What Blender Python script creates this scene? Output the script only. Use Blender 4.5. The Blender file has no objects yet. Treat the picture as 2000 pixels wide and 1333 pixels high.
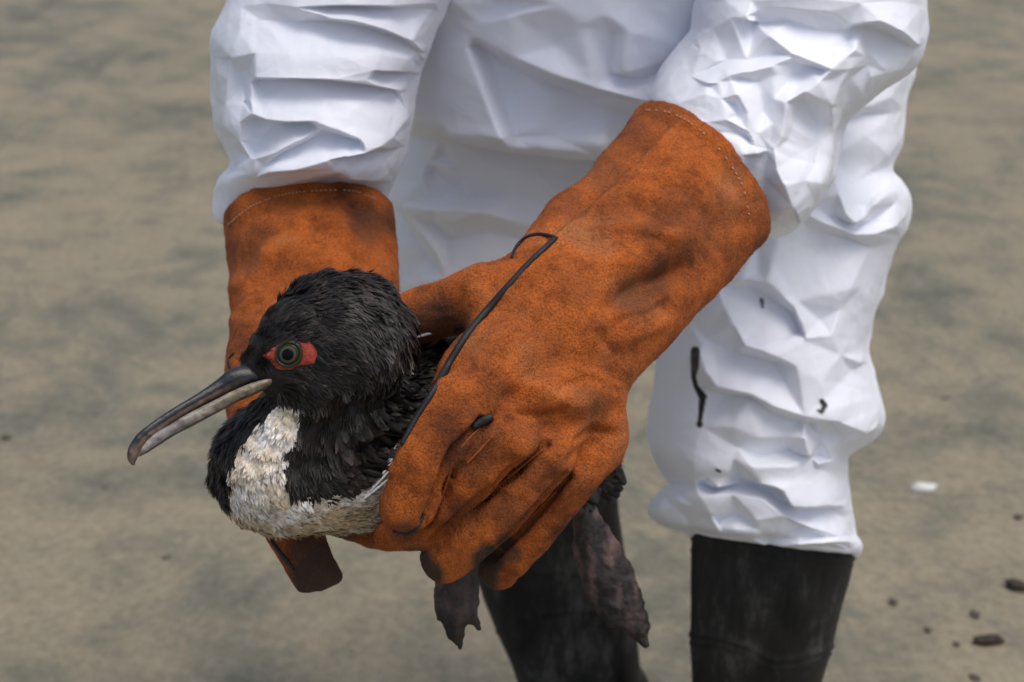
import bpy, math, random
import numpy as np
from mathutils import Vector, Matrix
from mathutils.bvhtree import BVHTree
from mathutils.geometry import delaunay_2d_cdt

rng = np.random.default_rng(7)
random.seed(7)
scn = bpy.context.scene
COL = scn.collection

# ------------------------------------------------------------------ camera, sky, sun, exposure
PITCH = math.radians(23.0)
CAM_H = 1.18
FPX = 3045.0                       # focal length in photo pixels (2000 wide)
cd = bpy.data.cameras.new('camera')
cam = bpy.data.objects.new('camera', cd); COL.objects.link(cam)
cam.location = (0, 0, CAM_H)
cam.rotation_euler = (math.radians(90) - PITCH, 0, 0)
cd.sensor_width = 36.0
cd.lens = 36.0 * FPX / 2000.0
cd.clip_start = 0.05; cd.clip_end = 600
cd.dof.use_dof = True
cd.dof.focus_distance = 1.0
cd.dof.aperture_fstop = 8.0
scn.camera = cam

SUN_EL, SUN_AZ = math.radians(72), math.radians(120)     # azimuth: 0 = +Y, clockwise
w = bpy.data.worlds.new('World'); scn.world = w; w.use_nodes = True
nt = w.node_tree; nt.nodes.clear()
sky = nt.nodes.new('ShaderNodeTexSky'); sky.sky_type = 'NISHITA'; sky.sun_disc = False
sky.sun_elevation = SUN_EL; sky.sun_rotation = SUN_AZ
sky.air_density = 1.0; sky.dust_density = 4.0; sky.ozone_density = 1.0
hs = nt.nodes.new('ShaderNodeHueSaturation'); hs.inputs['Saturation'].default_value = 0.8
bg = nt.nodes.new('ShaderNodeBackground'); bg.inputs['Strength'].default_value = 0.125
wo = nt.nodes.new('ShaderNodeOutputWorld')
nt.links.new(sky.outputs[0], hs.inputs['Color']); nt.links.new(hs.outputs[0], bg.inputs['Color'])
nt.links.new(bg.outputs[0], wo.inputs['Surface'])
sl = bpy.data.lights.new('sun', 'SUN'); sl.energy = 1.0; sl.angle = math.radians(35); sl.color = (1.0, 0.96, 0.9)
so = bpy.data.objects.new('sun', sl); COL.objects.link(so)
sdir = Vector((math.sin(SUN_AZ) * math.cos(SUN_EL), math.cos(SUN_AZ) * math.cos(SUN_EL), math.sin(SUN_EL)))
so.rotation_euler = sdir.to_track_quat('Z', 'Y').to_euler()
scn.view_settings.view_transform = 'Standard'; scn.view_settings.look = 'None'
scn.view_settings.gamma = 1.0; scn.view_settings.use_curve_mapping = False
scn.view_settings.exposure = 0.23

# ------------------------------------------------------------------ photo pixel + depth -> point
# "cs" = camera-aligned metres: x right, y up, z depth.  W() turns it into the world.
cp, sp_ = math.cos(PITCH), math.sin(PITCH)
def Cx(px, py, d):
    return np.array([(px - 1000.0) * d / FPX, (666.5 - py) * d / FPX, d], float)
def W(P):
    P = np.asarray(P, float)
    o = np.empty_like(P)
    o[..., 0] = P[..., 0]
    o[..., 1] = P[..., 1] * sp_ + P[..., 2] * cp
    o[..., 2] = P[..., 1] * cp - P[..., 2] * sp_ + CAM_H
    return o
def CS(Q):
    Q = np.asarray(Q, float); o = np.empty_like(Q)
    z = Q[..., 2] - CAM_H
    o[..., 0] = Q[..., 0]
    o[..., 1] = Q[..., 1] * sp_ + z * cp
    o[..., 2] = Q[..., 1] * cp - z * sp_
    return o
def PX(P):
    P = np.asarray(P, float)
    return np.stack([P[..., 0] * FPX / P[..., 2] + 1000, 666.5 - P[..., 1] * FPX / P[..., 2]], -1)
def ground_px(px, py):
    r = W(Cx(px, py, 1.0)) - np.array([0, 0, CAM_H])
    t = -CAM_H / r[2]
    return np.array([0, 0, CAM_H]) + r * t

# ------------------------------------------------------------------ noise
_pt = rng.permutation(256); _pt = np.concatenate([_pt, _pt, _pt])
_gr = rng.normal(size=(256, 3)); _gr /= np.linalg.norm(_gr, axis=1, keepdims=True)
def perlin(P):
    P = np.asarray(P, float)
    i = np.floor(P).astype(int); f = P - i; i &= 255
    u = f * f * f * (f * (f * 6 - 15) + 10)
    def g(dx, dy, dz):
        h = _pt[_pt[_pt[i[:, 0] + dx] + i[:, 1] + dy] + i[:, 2] + dz]
        return np.einsum('ij,ij->i', _gr[h], f - np.array([dx, dy, dz]))
    x0 = [g(0, a, b) * (1 - u[:, 0]) + g(1, a, b) * u[:, 0] for a in (0, 1) for b in (0, 1)]
    y0 = x0[0] * (1 - u[:, 1]) + x0[2] * u[:, 1]
    y1 = x0[1] * (1 - u[:, 1]) + x0[3] * u[:, 1]
    return (y0 * (1 - u[:, 2]) + y1 * u[:, 2]) * 1.6
def fbm(P, octs=3):
    s = 0; a = 1.0
    for k in range(octs):
        s = s + a * perlin(P * 2 ** k + 17.3 * k); a *= 0.5
    return s
def sstep(a, b, x):
    t = np.clip((x - a) / (b - a), 0, 1); return t * t * (3 - 2 * t)

# ------------------------------------------------------------------ object helpers
def tag(o, label=None, cat=None, group=None, kind=None):
    if label: o['label'] = label
    if cat: o['category'] = cat
    if group: o['group'] = group
    if kind: o['kind'] = kind
    return o
def empty(name, loc):
    o = bpy.data.objects.new(name, None); o.empty_display_size = 0.05
    COL.objects.link(o); o.location = loc
    return o
ROOTLOC = {}
def mesh_obj(name, V, Fc, mat, parent=None, smooth=True, world=False, cols=None):
    """V: cs points (or world points when world=True)."""
    V = np.asarray(V, float)
    Q = V if world else W(V)
    off = np.zeros(3)
    p = parent
    while p is not None:
        off += np.array(p.location); p = p.parent
    Q = Q - off
    me = bpy.data.meshes.new(name)
    if isinstance(Fc, np.ndarray):
        n = len(Fc); k = Fc.shape[1]
        me.vertices.add(len(Q)); me.vertices.foreach_set('co', Q.astype(np.float32).ravel())
        me.loops.add(n * k); me.loops.foreach_set('vertex_index', Fc.astype(np.int32).ravel())
        me.polygons.add(n); me.polygons.foreach_set('loop_start', np.arange(0, n * k, k, dtype=np.int32))
        me.update(calc_edges=True); me.validate()
    else:
        me.from_pydata([tuple(q) for q in Q], [], Fc); me.update()
    if smooth:
        me.polygons.foreach_set('use_smooth', np.ones(len(me.polygons), bool))
    for cname, c in (cols or {}).items():
        a = me.color_attributes.new(cname, 'FLOAT_COLOR', 'POINT')
        c = np.asarray(c, float)
        if c.ndim == 1: c = np.repeat(c[:, None], 3, 1)
        if c.shape[1] == 3: c = np.concatenate([c, np.ones((len(c), 1))], 1)
        a.data.foreach_set('color', c.astype(np.float32).ravel())
    if mat: me.materials.append(mat)
    o = bpy.data.objects.new(name, me); COL.objects.link(o)
    if parent: o.parent = parent
    return o

# ------------------------------------------------------------------ signed distance shapes and their surface
def chain(pts, radii, n=None, s=1.0):
    """tapered capsule chain; pts cs points, radii metres; flattened by s along unit n."""
    A = np.array(pts, float); R = np.array(radii, float)
    if n is not None:
        n = np.array(n, float); n /= np.linalg.norm(n)
    def f(P):
        Q = P; B = A
        if n is not None:
            c0 = A[0]
            Q = P + n * (((P - c0) @ n) * (1 / s - 1))[:, None]
            B = A + n * (((A - c0) @ n) * (1 / s - 1))[:, None]
        d = None
        if len(B) == 1:
            d = np.linalg.norm(Q - B[0], axis=1) - R[0]
        for k in range(len(B) - 1):
            ba = B[k + 1] - B[k]
            t = np.clip((Q - B[k]) @ ba / max(ba @ ba, 1e-12), 0, 1)
            t2 = t
            dd = np.linalg.norm(Q - B[k] - t[:, None] * ba, axis=1) - (R[k] + (R[k + 1] - R[k]) * t2)
            d = dd if d is None else np.minimum(d, dd)
        return d * (s if n is not None and s < 1 else 1.0)
    return f
def pchain(rows, n=None, s=1.0):
    """rows of (px, py, d, r_px)"""
    return chain([Cx(a, b, c) for a, b, c, r in rows], [r * c / FPX for a, b, c, r in rows], n, s)
def smin(a, b, k):
    h = np.clip(0.5 + 0.5 * (b - a) / k, 0, 1)
    return b + (a - b) * h - k * h * (1 - h)
def union(fs, k):
    def f(P):
        d = fs[0](P)
        for g in fs[1:]: d = smin(d, g(P), k)
        return d
    return f
def surface(f, lo, hi, h):
    lo = np.array(lo); hi = np.array(hi)
    B = 4
    nb = np.ceil((hi - lo) / (h * B)).astype(int) + 1
    n = nb * B
    cx = [lo[k] + (np.arange(nb[k]) + 0.5) * B * h - 0.5 * h for k in range(3)]
    G = np.stack(np.meshgrid(*cx, indexing='ij'), -1).reshape(-1, 3)
    dc = f(G).reshape(nb)
    act = np.abs(dc) < B * h * 2.2
    D = np.repeat(np.repeat(np.repeat(dc, B, 0), B, 1), B, 2)
    M = np.repeat(np.repeat(np.repeat(act, B, 0), B, 1), B, 2)
    idx = np.argwhere(M)
    D[M] = f(lo + idx * h)
    S = D < 0
    # vertices
    c8 = [(i, j, k) for i in (0, 1) for j in (0, 1) for k in (0, 1)]
    sub = lambda A, o: A[o[0]:n[0] - 1 + o[0], o[1]:n[1] - 1 + o[1], o[2]:n[2] - 1 + o[2]]
    cnt = sum(sub(S, o).astype(np.int8) for o in c8)
    cells = np.argwhere((cnt > 0) & (cnt < 8))
    vid = -np.ones(n - 1, int); vid[tuple(cells.T)] = np.arange(len(cells))
    acc = np.zeros((len(cells), 3)); num = np.zeros(len(cells))
    for a in range(8):
        for b in range(a + 1, 8):
            oa, ob = np.array(c8[a]), np.array(c8[b])
            if np.abs(oa - ob).sum() != 1: continue
            da = D[tuple((cells + oa).T)]; db = D[tuple((cells + ob).T)]
            m = (da < 0) != (db < 0)
            t = np.where(m, da / np.where(np.abs(da - db) < 1e-12, 1, da - db), 0)
            acc += np.where(m[:, None], oa + (ob - oa) * t[:, None], 0); num += m
    V = lo + (cells + acc / num[:, None]) * h
    quads = []
    for ax in range(3):
        u, v = (ax + 1) % 3, (ax + 2) % 3
        sl0 = [slice(1, -1)] * 3; sl1 = [slice(1, -1)] * 3
        sl0[ax] = slice(0, -1); sl1[ax] = slice(1, None)
        s0, s1 = S[tuple(sl0)], S[tuple(sl1)]
        e = np.argwhere(s0 != s1)
        fl = s0[tuple(e.T)]
        base = e.copy()
        for k in range(3):
            if k != ax: base[:, k] += 1
        def cid(du, dv):
            c = base.copy(); c[:, u] += du; c[:, v] += dv
            ok = np.all((c >= 0) & (c < n - 1), axis=1)
            r = -np.ones(len(c), int); r[ok] = vid[tuple(c[ok].T)]; return r
        q = np.stack([cid(-1, -1), cid(0, -1), cid(0, 0), cid(-1, 0)], 1)
        q[~fl] = q[~fl][:, ::-1]
        quads.append(q[(q >= 0).all(1)])
    Fq = np.concatenate(quads)
    return V, Fq
def vnormals(V, Fq):
    if Fq.shape[1] == 4:
        nrm = np.cross(V[Fq[:, 2]] - V[Fq[:, 0]], V[Fq[:, 3]] - V[Fq[:, 1]])
    else:
        nrm = np.cross(V[Fq[:, 1]] - V[Fq[:, 0]], V[Fq[:, 2]] - V[Fq[:, 0]])
    N = np.zeros_like(V)
    for k in range(Fq.shape[1]): np.add.at(N, Fq[:, k], nrm)
    return N / np.maximum(np.linalg.norm(N, axis=1, keepdims=True), 1e-12)
def relax(V, Fq, it=2, lam=0.5):
    for _ in range(it):
        A = np.zeros_like(V); c = np.zeros(len(V))
        for k in range(4):
            a, b = Fq[:, k], Fq[:, (k + 1) % 4]
            np.add.at(A, a, V[b]); np.add.at(c, a, 1); np.add.at(A, b, V[a]); np.add.at(c, b, 1)
        V = V + lam * (A / np.maximum(c, 1)[:, None] - V)
    return V
def bvh_of(V, Fq):
    return BVHTree.FromPolygons([Vector(v) for v in V], [tuple(int(i) for i in q) for q in Fq])
def hit(bvh, px, py):
    d = Vector(Cx(px, py, 1.0)).normalized()
    r = bvh.ray_cast(Vector((0, 0, 0)), d)
    if r[0] is None: return None, None
    n = r[1] if r[1].dot(d) < 0 else -r[1]
    return np.array(r[0]), np.array(n)
def catmull(P, m):
    P = np.asarray(P, float)
    n = len(P); out = []
    t = np.linspace(0, n - 1, m)
    i = np.clip(np.floor(t).astype(int), 0, n - 2); f = (t - i)
    f = f.reshape((-1,) + (1,) * (P.ndim - 1))
    p0 = P[np.clip(i - 1, 0, n - 1)]; p1 = P[i]; p2 = P[i + 1]; p3 = P[np.clip(i + 2, 0, n - 1)]
    return 0.5 * ((2 * p1) + (-p0 + p2) * f + (2 * p0 - 5 * p1 + 4 * p2 - p3) * f ** 2 + (-p0 + 3 * p1 - 3 * p2 + p3) * f ** 3)
def tube(P, r, seg=8, closed_ends=True):
    """P cs points, r radius scalar or array -> V, F"""
    P = np.asarray(P, float); n = len(P); r = np.broadcast_to(r, n)
    T = np.gradient(P, axis=0); T /= np.linalg.norm(T, axis=1, keepdims=True)
    up = np.array([0.3, 0.2, 0.93])
    V = []; F = []
    for i in range(n):
        a = np.cross(T[i], up); a /= np.linalg.norm(a); b = np.cross(T[i], a)
        for k in range(seg):
            th = 2 * math.pi * k / seg
            V.append(P[i] + r[i] * (math.cos(th) * a + math.sin(th) * b))
    for i in range(n - 1):
        for k in range(seg):
            F.append((i * seg + k, i * seg + (k + 1) % seg, (i + 1) * seg + (k + 1) % seg, (i + 1) * seg + k))
    if closed_ends:
        F.append(tuple(range(seg))[::-1]); F.append(tuple((n - 1) * seg + k for k in range(seg)))
    return np.array(V), F

# ------------------------------------------------------------------ materials
def new_mat(name):
    m = bpy.data.materials.new(name); m.use_nodes = True
    nt = m.node_tree; b = nt.nodes['Principled BSDF']
    return m, nt, b
def N(nt, typ, **kw):
    n = nt.nodes.new(typ)
    for k, v in kw.items():
        if k in n.inputs.keys(): n.inputs[k].default_value = v
        else: setattr(n, k, v)
    return n
def ramp(nt, fac, stops, interp='LINEAR'):
    r = nt.nodes.new('ShaderNodeValToRGB'); r.color_ramp.interpolation = interp
    while len(r.color_ramp.elements) < len(stops): r.color_ramp.elements.new(0.5)
    for e, (p, c) in zip(r.color_ramp.elements, stops):
        e.position = p; e.color = (*c, 1) if len(c) == 3 else c
    nt.links.new(fac, r.inputs[0]); return r
def mix(nt, fac, a, b, blend='MIX'):
    m = nt.nodes.new('ShaderNodeMix'); m.data_type = 'RGBA'; m.blend_type = blend
    for sock, v in ((m.inputs['Factor'], fac), (m.inputs[6], a), (m.inputs[7], b)):
        if hasattr(v, 'links') or isinstance(v, bpy.types.NodeSocket): nt.links.new(v, sock)
        else: sock.default_value = v if not isinstance(v, tuple) or len(v) == 4 else (*v, 1)
    return m.outputs[2]
def math_n(nt, op, a, b=None):
    m = nt.nodes.new('ShaderNodeMath'); m.operation = op
    for i, v in enumerate((a, b)):
        if v is None: continue
        if isinstance(v, bpy.types.NodeSocket): nt.links.new(v, m.inputs[i])
        else: m.inputs[i].default_value = v
    return m.outputs[0]
def noise(nt, vec, scale, detail=4, rough=0.55, dist=0.0):
    n = nt.nodes.new('ShaderNodeTexNoise'); n.inputs['Scale'].default_value = scale
    n.inputs['Detail'].default_value = detail; n.inputs['Roughness'].default_value = rough
    n.inputs['Distortion'].default_value = dist
    nt.links.new(vec, n.inputs['Vector']); return n.outputs[0]
def objco(nt, scale=None):
    t = nt.nodes.new('ShaderNodeTexCoord')
    if scale is None: return t.outputs['Object']
    m = nt.nodes.new('ShaderNodeMapping'); m.inputs['Scale'].default_value = scale
    nt.links.new(t.outputs['Object'], m.inputs['Vector']); return m.outputs[0]
def bump(nt, b, h, strength, dist):
    n = nt.nodes.new('ShaderNodeBump'); n.inputs['Strength'].default_value = strength; n.inputs['Distance'].default_value = dist
    nt.links.new(h, n.inputs['Height']); nt.links.new(n.outputs[0], b.inputs['Normal'])

def mat_sand():
    m, nt, b = new_mat('wet_beach_sand')
    co = objco(nt)
    # warp, then streaks drawn out along x
    wn = nt.nodes.new('ShaderNodeTexNoise'); wn.inputs['Scale'].default_value = 1.1; wn.inputs['Detail'].default_value = 3
    nt.links.new(co, wn.inputs['Vector'])
    wv = nt.nodes.new('ShaderNodeVectorMath'); wv.operation = 'MULTIPLY_ADD'
    wv.inputs[1].default_value = (0.5, 0.42, 0); nt.links.new(wn.outputs['Color'], wv.inputs[0]); nt.links.new(co, wv.inputs[2])
    def streak(sx, sy, sc, det, ro):
        mp = nt.nodes.new('ShaderNodeMapping'); mp.inputs['Scale'].default_value = (sx, sy, 1); mp.inputs['Rotation'].default_value = (0, 0, 0.12)
        nt.links.new(wv.outputs[0], mp.inputs['Vector'])
        return noise(nt, mp.outputs[0], sc, det, ro)
    s1 = streak(1.0, 0.85, 2.1, 7, 0.62)
    s2 = streak(1.0, 1.05, 7.5, 8, 0.7)
    f = math_n(nt, 'ADD', math_n(nt, 'MULTIPLY', s1, 0.55), math_n(nt, 'MULTIPLY', s2, 0.45))
    r = ramp(nt, f, [(0.38, (0.110, 0.111, 0.084)), (0.455, (0.178, 0.165, 0.117)), (0.52, (0.247, 0.214, 0.143)), (0.63, (0.295, 0.248, 0.164))])
    g = noise(nt, co, 420, 2, 0.7)
    g2 = noise(nt, co, 60, 3, 0.6)
    c = mix(nt, 1.0, r.outputs[0], ramp(nt, g, [(0.3, (0.78, 0.78, 0.78)), (0.7, (1.18, 1.18, 1.18))]).outputs[0], 'MULTIPLY')
    c = mix(nt, 1.0, c, ramp(nt, g2, [(0.3, (0.8, 0.8, 0.8)), (0.7, (1.16, 1.16, 1.16))]).outputs[0], 'MULTIPLY')
    nt.links.new(c, b.inputs['Base Color'])
    b.inputs['Roughness'].default_value = 0.75
    hgt = math_n(nt, 'ADD', math_n(nt, 'MULTIPLY', g2, 0.7), math_n(nt, 'MULTIPLY', g, 0.3))
    bump(nt, b, hgt, 0.5, 0.006)
    return m
def mat_cloth():
    m, nt, b = new_mat('white_coated_coverall_fabric')
    co = objco(nt)
    at = nt.nodes.new('ShaderNodeAttribute'); at.attribute_name = 'stain'
    n1 = noise(nt, co, 9, 4, 0.6)
    base = ramp(nt, n1, [(0.3, (0.865, 0.885, 0.96)), (0.7, (0.895, 0.91, 0.975))]).outputs[0]
    c = mix(nt, at.outputs['Fac'], base, (0.02, 0.016, 0.014, 1))
    nt.links.new(c, b.inputs['Base Color'])
    b.inputs['Roughness'].default_value = 0.46
    b.inputs['Specular IOR Level'].default_value = 0.42
    n2 = noise(nt, co, 70, 5, 0.62, 0.6)
    n3 = noise(nt, co, 900, 2, 0.5)
    bump(nt, b, math_n(nt, 'ADD', n2, math_n(nt, 'MULTIPLY', n3, 0.05)), 0.14, 0.004)
    return m
def mat_leather():
    m, nt, b = new_mat('orange_split_leather')
    co = objco(nt)
    at = nt.nodes.new('ShaderNodeAttribute'); at.attribute_name = 'dirt_shade'  # one mask for real dirt and painted shade on the leather
    big = noise(nt, co, 13, 5, 0.6)
    mid = noise(nt, co, 48, 6, 0.7)
    fine = noise(nt, co, 620, 3, 0.7)
    base = ramp(nt, big, [(0.30, (0.14, 0.040, 0.012)), (0.43, (0.36, 0.090, 0.015)), (0.55, (0.49, 0.122, 0.019)), (0.70, (0.50, 0.17, 0.055))]).outputs[0]
    base = mix(nt, 1.0, base, ramp(nt, mid, [(0.33, (0.52, 0.47, 0.45)), (0.5, (0.95, 0.95, 0.95)), (0.68, (1.15, 1.12, 1.08))]).outputs[0], 'MULTIPLY')
    base = mix(nt, 1.0, base, ramp(nt, fine, [(0.34, (0.6, 0.57, 0.55)), (0.5, (0.97, 0.97, 0.97)), (0.66, (1.25, 1.22, 1.2))]).outputs[0], 'MULTIPLY')
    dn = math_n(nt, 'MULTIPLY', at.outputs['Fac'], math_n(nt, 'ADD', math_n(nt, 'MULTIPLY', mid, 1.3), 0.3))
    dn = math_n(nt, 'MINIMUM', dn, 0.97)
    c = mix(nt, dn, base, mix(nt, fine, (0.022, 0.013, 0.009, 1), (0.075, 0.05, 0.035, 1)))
    nt.links.new(c, b.inputs['Base Color'])
    b.inputs['Roughness'].default_value = 0.85
    b.inputs['Specular IOR Level'].default_value = 0.25
    b.inputs['Sheen Weight'].default_value = 0.05; b.inputs['Sheen Roughness'].default_value = 0.5
    b.inputs['Sheen Tint'].default_value = (1, 0.7, 0.5, 1)
    bump(nt, b, math_n(nt, 'ADD', fine, math_n(nt, 'MULTIPLY', mid, 1.2)), 0.9, 0.0018)
    return m
def mat_attr(name, rough=0.6, spec=0.4, attr='tint', bump_scale=None, bump_d=0.001, mul=None):
    m, nt, b = new_mat(name)
    at = nt.nodes.new('ShaderNodeAttribute'); at.attribute_name = attr
    c = at.outputs['Color']
    if mul:
        c = mix(nt, 1.0, c, ramp(nt, noise(nt, objco(nt), mul, 4, 0.65), [(0.3, (0.55, 0.52, 0.5)), (0.5, (1, 1, 1)), (0.7, (1.35, 1.33, 1.3))]).outputs[0], 'MULTIPLY')
    nt.links.new(c, b.inputs['Base Color'])
    b.inputs['Roughness'].default_value = rough; b.inputs['Specular IOR Level'].default_value = spec
    if bump_scale: bump(nt, b, noise(nt, objco(nt), bump_scale, 4, 0.6), 0.5, bump_d)
    return m
def mat_plain(name, col, rough=0.5, spec=0.5, coat=0.0, bump_scale=None, bump_d=0.001, var=None):
    m, nt, b = new_mat(name)
    b.inputs['Base Color'].default_value = (*col, 1)
    b.inputs['Roughness'].default_value = rough; b.inputs['Specular IOR Level'].default_value = spec
    b.inputs['Coat Weight'].default_value = coat
    if var:
        sc, c2 = var
        r = ramp(nt, noise(nt, objco(nt), sc, 5, 0.65), [(0.42, col), (0.68, c2)])
        nt.links.new(r.outputs[0], b.inputs['Base Color'])
    if bump_scale: bump(nt, b, noise(nt, objco(nt), bump_scale, 4, 0.6), 0.5, bump_d)
    return m
def mat_rubber():
    m, nt, b = new_mat('dusty_black_rubber')
    co = objco(nt)
    n1 = noise(nt, objco(nt, (1, 1, 0.35)), 30, 6, 0.7)
    r = ramp(nt, n1, [(0.38, (0.010, 0.010, 0.011)), (0.54, (0.026, 0.025, 0.024)), (0.68, (0.085, 0.08, 0.072))])
    nt.links.new(r.outputs[0], b.inputs['Base Color'])
    rr = ramp(nt, n1, [(0.4, (0.42,) * 3), (0.7, (0.8,) * 3)]); nt.links.new(rr.outputs[0], b.inputs['Roughness'])
    b.inputs['Specular IOR Level'].default_value = 0.2
    bump(nt, b, noise(nt, co, 60, 4, 0.6), 0.3, 0.002)
    return m
M = dict(sand=mat_sand(), cloth=mat_cloth(), leather=mat_leather(), rubber=mat_rubber(),
         feather=mat_attr('wet_sandy_plumage', 0.5, 0.32, mul=260),
         bill=mat_attr('bill_horn', 0.38, 0.5, bump_scale=260, bump_d=0.0012, mul=150),
         footskin=mat_attr('webbed_foot_skin', 0.6, 0.4, bump_scale=220, bump_d=0.003, mul=140),
         redskin=mat_plain('red_orbital_skin', (0.33, 0.040, 0.022), 0.6, 0.35, bump_scale=900, bump_d=0.0012, var=(380, (0.44, 0.085, 0.045))),
         iris=mat_attr('olive_iris', 0.2, 0.10), pupil=mat_plain('pupil', (0.002, 0.002, 0.002), 0.03, 0.16),
         lid=mat_plain('dark_green_eyelid', (0.018, 0.024, 0.016), 0.35, 0.5),
         piping=mat_plain('black_rubber_piping', (0.012, 0.012, 0.014), 0.55, 0.4, bump_scale=500, bump_d=0.0008),
         welt=mat_plain('bright_orange_leather_welt', (0.40, 0.098, 0.020), 0.8, 0.3, bump_scale=700, bump_d=0.0012, var=(120, (0.2, 0.06, 0.02))),
         thread=mat_plain('pale_thread', (0.52, 0.36, 0.24), 0.8, 0.2),
         skin=mat_plain('skin', (0.42, 0.25, 0.17), 0.55, 0.4),
         shell=mat_plain('white_shell', (0.72, 0.71, 0.68), 0.45, 0.4, bump_scale=80, bump_d=0.002),
         pebble=mat_plain('brown_pebble', (0.10, 0.085, 0.068), 0.85, 0.3, bump_scale=150, bump_d=0.003),
         debris=mat_plain('dark_debris', (0.035, 0.026, 0.018), 0.8, 0.3, bump_scale=150, bump_d=0.004, var=(90, (0.08, 0.06, 0.04))))

# ------------------------------------------------------------------ the beach
def build_sand():
    ax = np.concatenate([-np.geomspace(4, 160, 14)[::-1], np.linspace(-3.9, 3.9, 157), np.geomspace(4, 160, 14)])
    ay = np.concatenate([-np.geomspace(1, 60, 10)[::-1], np.linspace(-0.9, 9.5, 209), np.geomspace(9.7, 220, 16)])
    X, Y = np.meshgrid(ax, ay, indexing='ij')
    P = np.stack([X.ravel(), Y.ravel(), np.zeros(X.size)], 1)
    h = 0.008 * fbm(P * np.array([1.1, 1.8, 1]), 3) + 0.0025 * perlin(P * np.array([6, 11, 1]) + 5)
    near = 1 - sstep(6, 20, np.hypot(P[:, 0], P[:, 1]))
    P[:, 2] = h * near
    nx, ny = len(ax), len(ay)
    i, j = np.meshgrid(np.arange(nx - 1), np.arange(ny - 1), indexing='ij')
    i, j = i.ravel(), j.ravel()
    Fq = np.stack([i * ny + j, (i + 1) * ny + j, (i + 1) * ny + j + 1, i * ny + j + 1], 1)
    o = mesh_obj('beach_sand', P, Fq, M['sand'], world=True)
    tag(o, 'damp beige beach sand streaked with grey behind the person', 'sand', kind='structure')
build_sand()

# ------------------------------------------------------------------ the person: roots
FOOT = W(Cx(1400, 1100, 1.5)); 
person = empty('person', (float(FOOT[0]), float(FOOT[1]), 0.0))
tag(person, 'person in white coverall, orange gauntlets and black boots holding the seabird', 'person')

# ---- cloth loft with folds traced as crease lines
def loft(rows, nu, nv, flat_pow=1.0):
    """rows: (Lx,Ly,Rx,Ry,d,thick) -> V (nv,nu,3) cs; theta=-90deg faces the camera"""
    L = np.array([Cx(r[0], r[1], r[4]) for r in rows]); R = np.array([Cx(r[2], r[3], r[4]) for r in rows])
    th = np.array([r[5] for r in rows])[:, None]
    Q = catmull(np.concatenate([L, R, th], 1), nv)
    L, R, th = Q[:, :3], Q[:, 3:6], Q[:, 6]
    c = (L + R) / 2; a = (R - L) / 2
    ax = np.gradient(c, axis=0); ax /= np.linalg.norm(ax, axis=1, keepdims=True)
    al = np.linalg.norm(a, axis=1, keepdims=True)
    b = np.cross(a / al, ax); b /= np.linalg.norm(b, axis=1, keepdims=True)
    sgn = np.where(b[:, 2:3] < 0, -1, 1); b = b * sgn            # b points away from the camera
    b = c / np.linalg.norm(c, axis=1, keepdims=True)                   # depth axis of each ring
    t = np.linspace(0, 2 * np.pi, nu, endpoint=False)
    ct, st = np.cos(t), np.sin(t)
    e = 0.86
    ct = np.sign(ct) * np.abs(ct) ** e; st = np.sign(st) * np.abs(st) ** e
    V = c[:, None] + a[:, None] * ct[None, :, None] + (b * th[:, None])[:, None] * st[None, :, None]
    facing = np.clip(-st, 0, 1)
    return V, facing
def grid_faces(nv, nu):
    i, j = np.meshgrid(np.arange(nv - 1), np.arange(nu), indexing='ij'); i, j = i.ravel(), j.ravel()
    j2 = (j + 1) % nu
    return np.stack([i * nu + j, i * nu + j2, (i + 1) * nu + j2, (i + 1) * nu + j], 1)
def fold_field(lines, border, pts):
    """piecewise-linear height (mm) over the photo plane from crease polylines"""
    vs, hs, es = [], [], []
    for ln in lines:
        k0 = len(vs)
        for (x, y, h) in ln: vs.append((x, y)); hs.append(h)
        es += [(k, k + 1) for k in range(k0, len(vs) - 1)]
    for (x, y) in border: vs.append((x, y)); hs.append(0.0)
    V2, E2, F2, ov, _, _ = delaunay_2d_cdt([Vector(v) for v in vs], es, [], 0, 1e-3)
    P = np.array([tuple(v) for v in V2]); H = np.zeros(len(P))
    for k, orig in enumerate(ov):
        if len(orig): H[k] = np.mean([hs[o] for o in orig])
    # crossing points made by the triangulation: nearest known height
    known = np.array([len(o) > 0 for o in ov])
    for k in np.where(~known)[0]:
        dd = np.linalg.norm(P[known] - P[k], axis=1); i2 = np.argsort(dd)[:2]
        H[k] = H[known][i2].mean()
    out = np.zeros(len(pts))
    for f in F2:
        for q in range(1, len(f) - 1):
            a, b, c = P[f[0]], P[f[q]], P[f[q + 1]]
            det = (b[0] - a[0]) * (c[1] - a[1]) - (c[0] - a[0]) * (b[1] - a[1])
            if abs(det) < 1e-6: continue
            lo_, hi_ = np.minimum(np.minimum(a, b), c), np.maximum(np.maximum(a, b), c)
            m = np.where((pts[:, 0] >= lo_[0]) & (pts[:, 0] <= hi_[0]) & (pts[:, 1] >= lo_[1]) & (pts[:, 1] <= hi_[1]))[0]
            if not len(m): continue
            dx = pts[m, 0] - a[0]; dy = pts[m, 1] - a[1]
            u = (dx * (c[1] - a[1]) - (c[0] - a[0]) * dy) / det
            v = ((b[0] - a[0]) * dy - dx * (b[1] - a[1])) / det
            ins = (u >= -1e-6) & (v >= -1e-6) & (u + v <= 1 + 1e-6)
            out[m[ins]] = H[f[0]] + u[ins] * (H[f[q]] - H[f[0]]) + v[ins] * (H[f[q + 1]] - H[f[0]])
    return out
def crumple(P, sc):
    """sharp-edged crinkles: folded noise"""
    a = perlin(P * sc); b = perlin(P * sc * 1.9 + 31.7); c = perlin(P * sc * 0.55 + 9.1)
    return (0.5 - np.abs(a)) * 0.8 + (0.4 - np.abs(b)) * 0.35 + 0.9 * (0.5 - np.abs(c))
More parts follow.
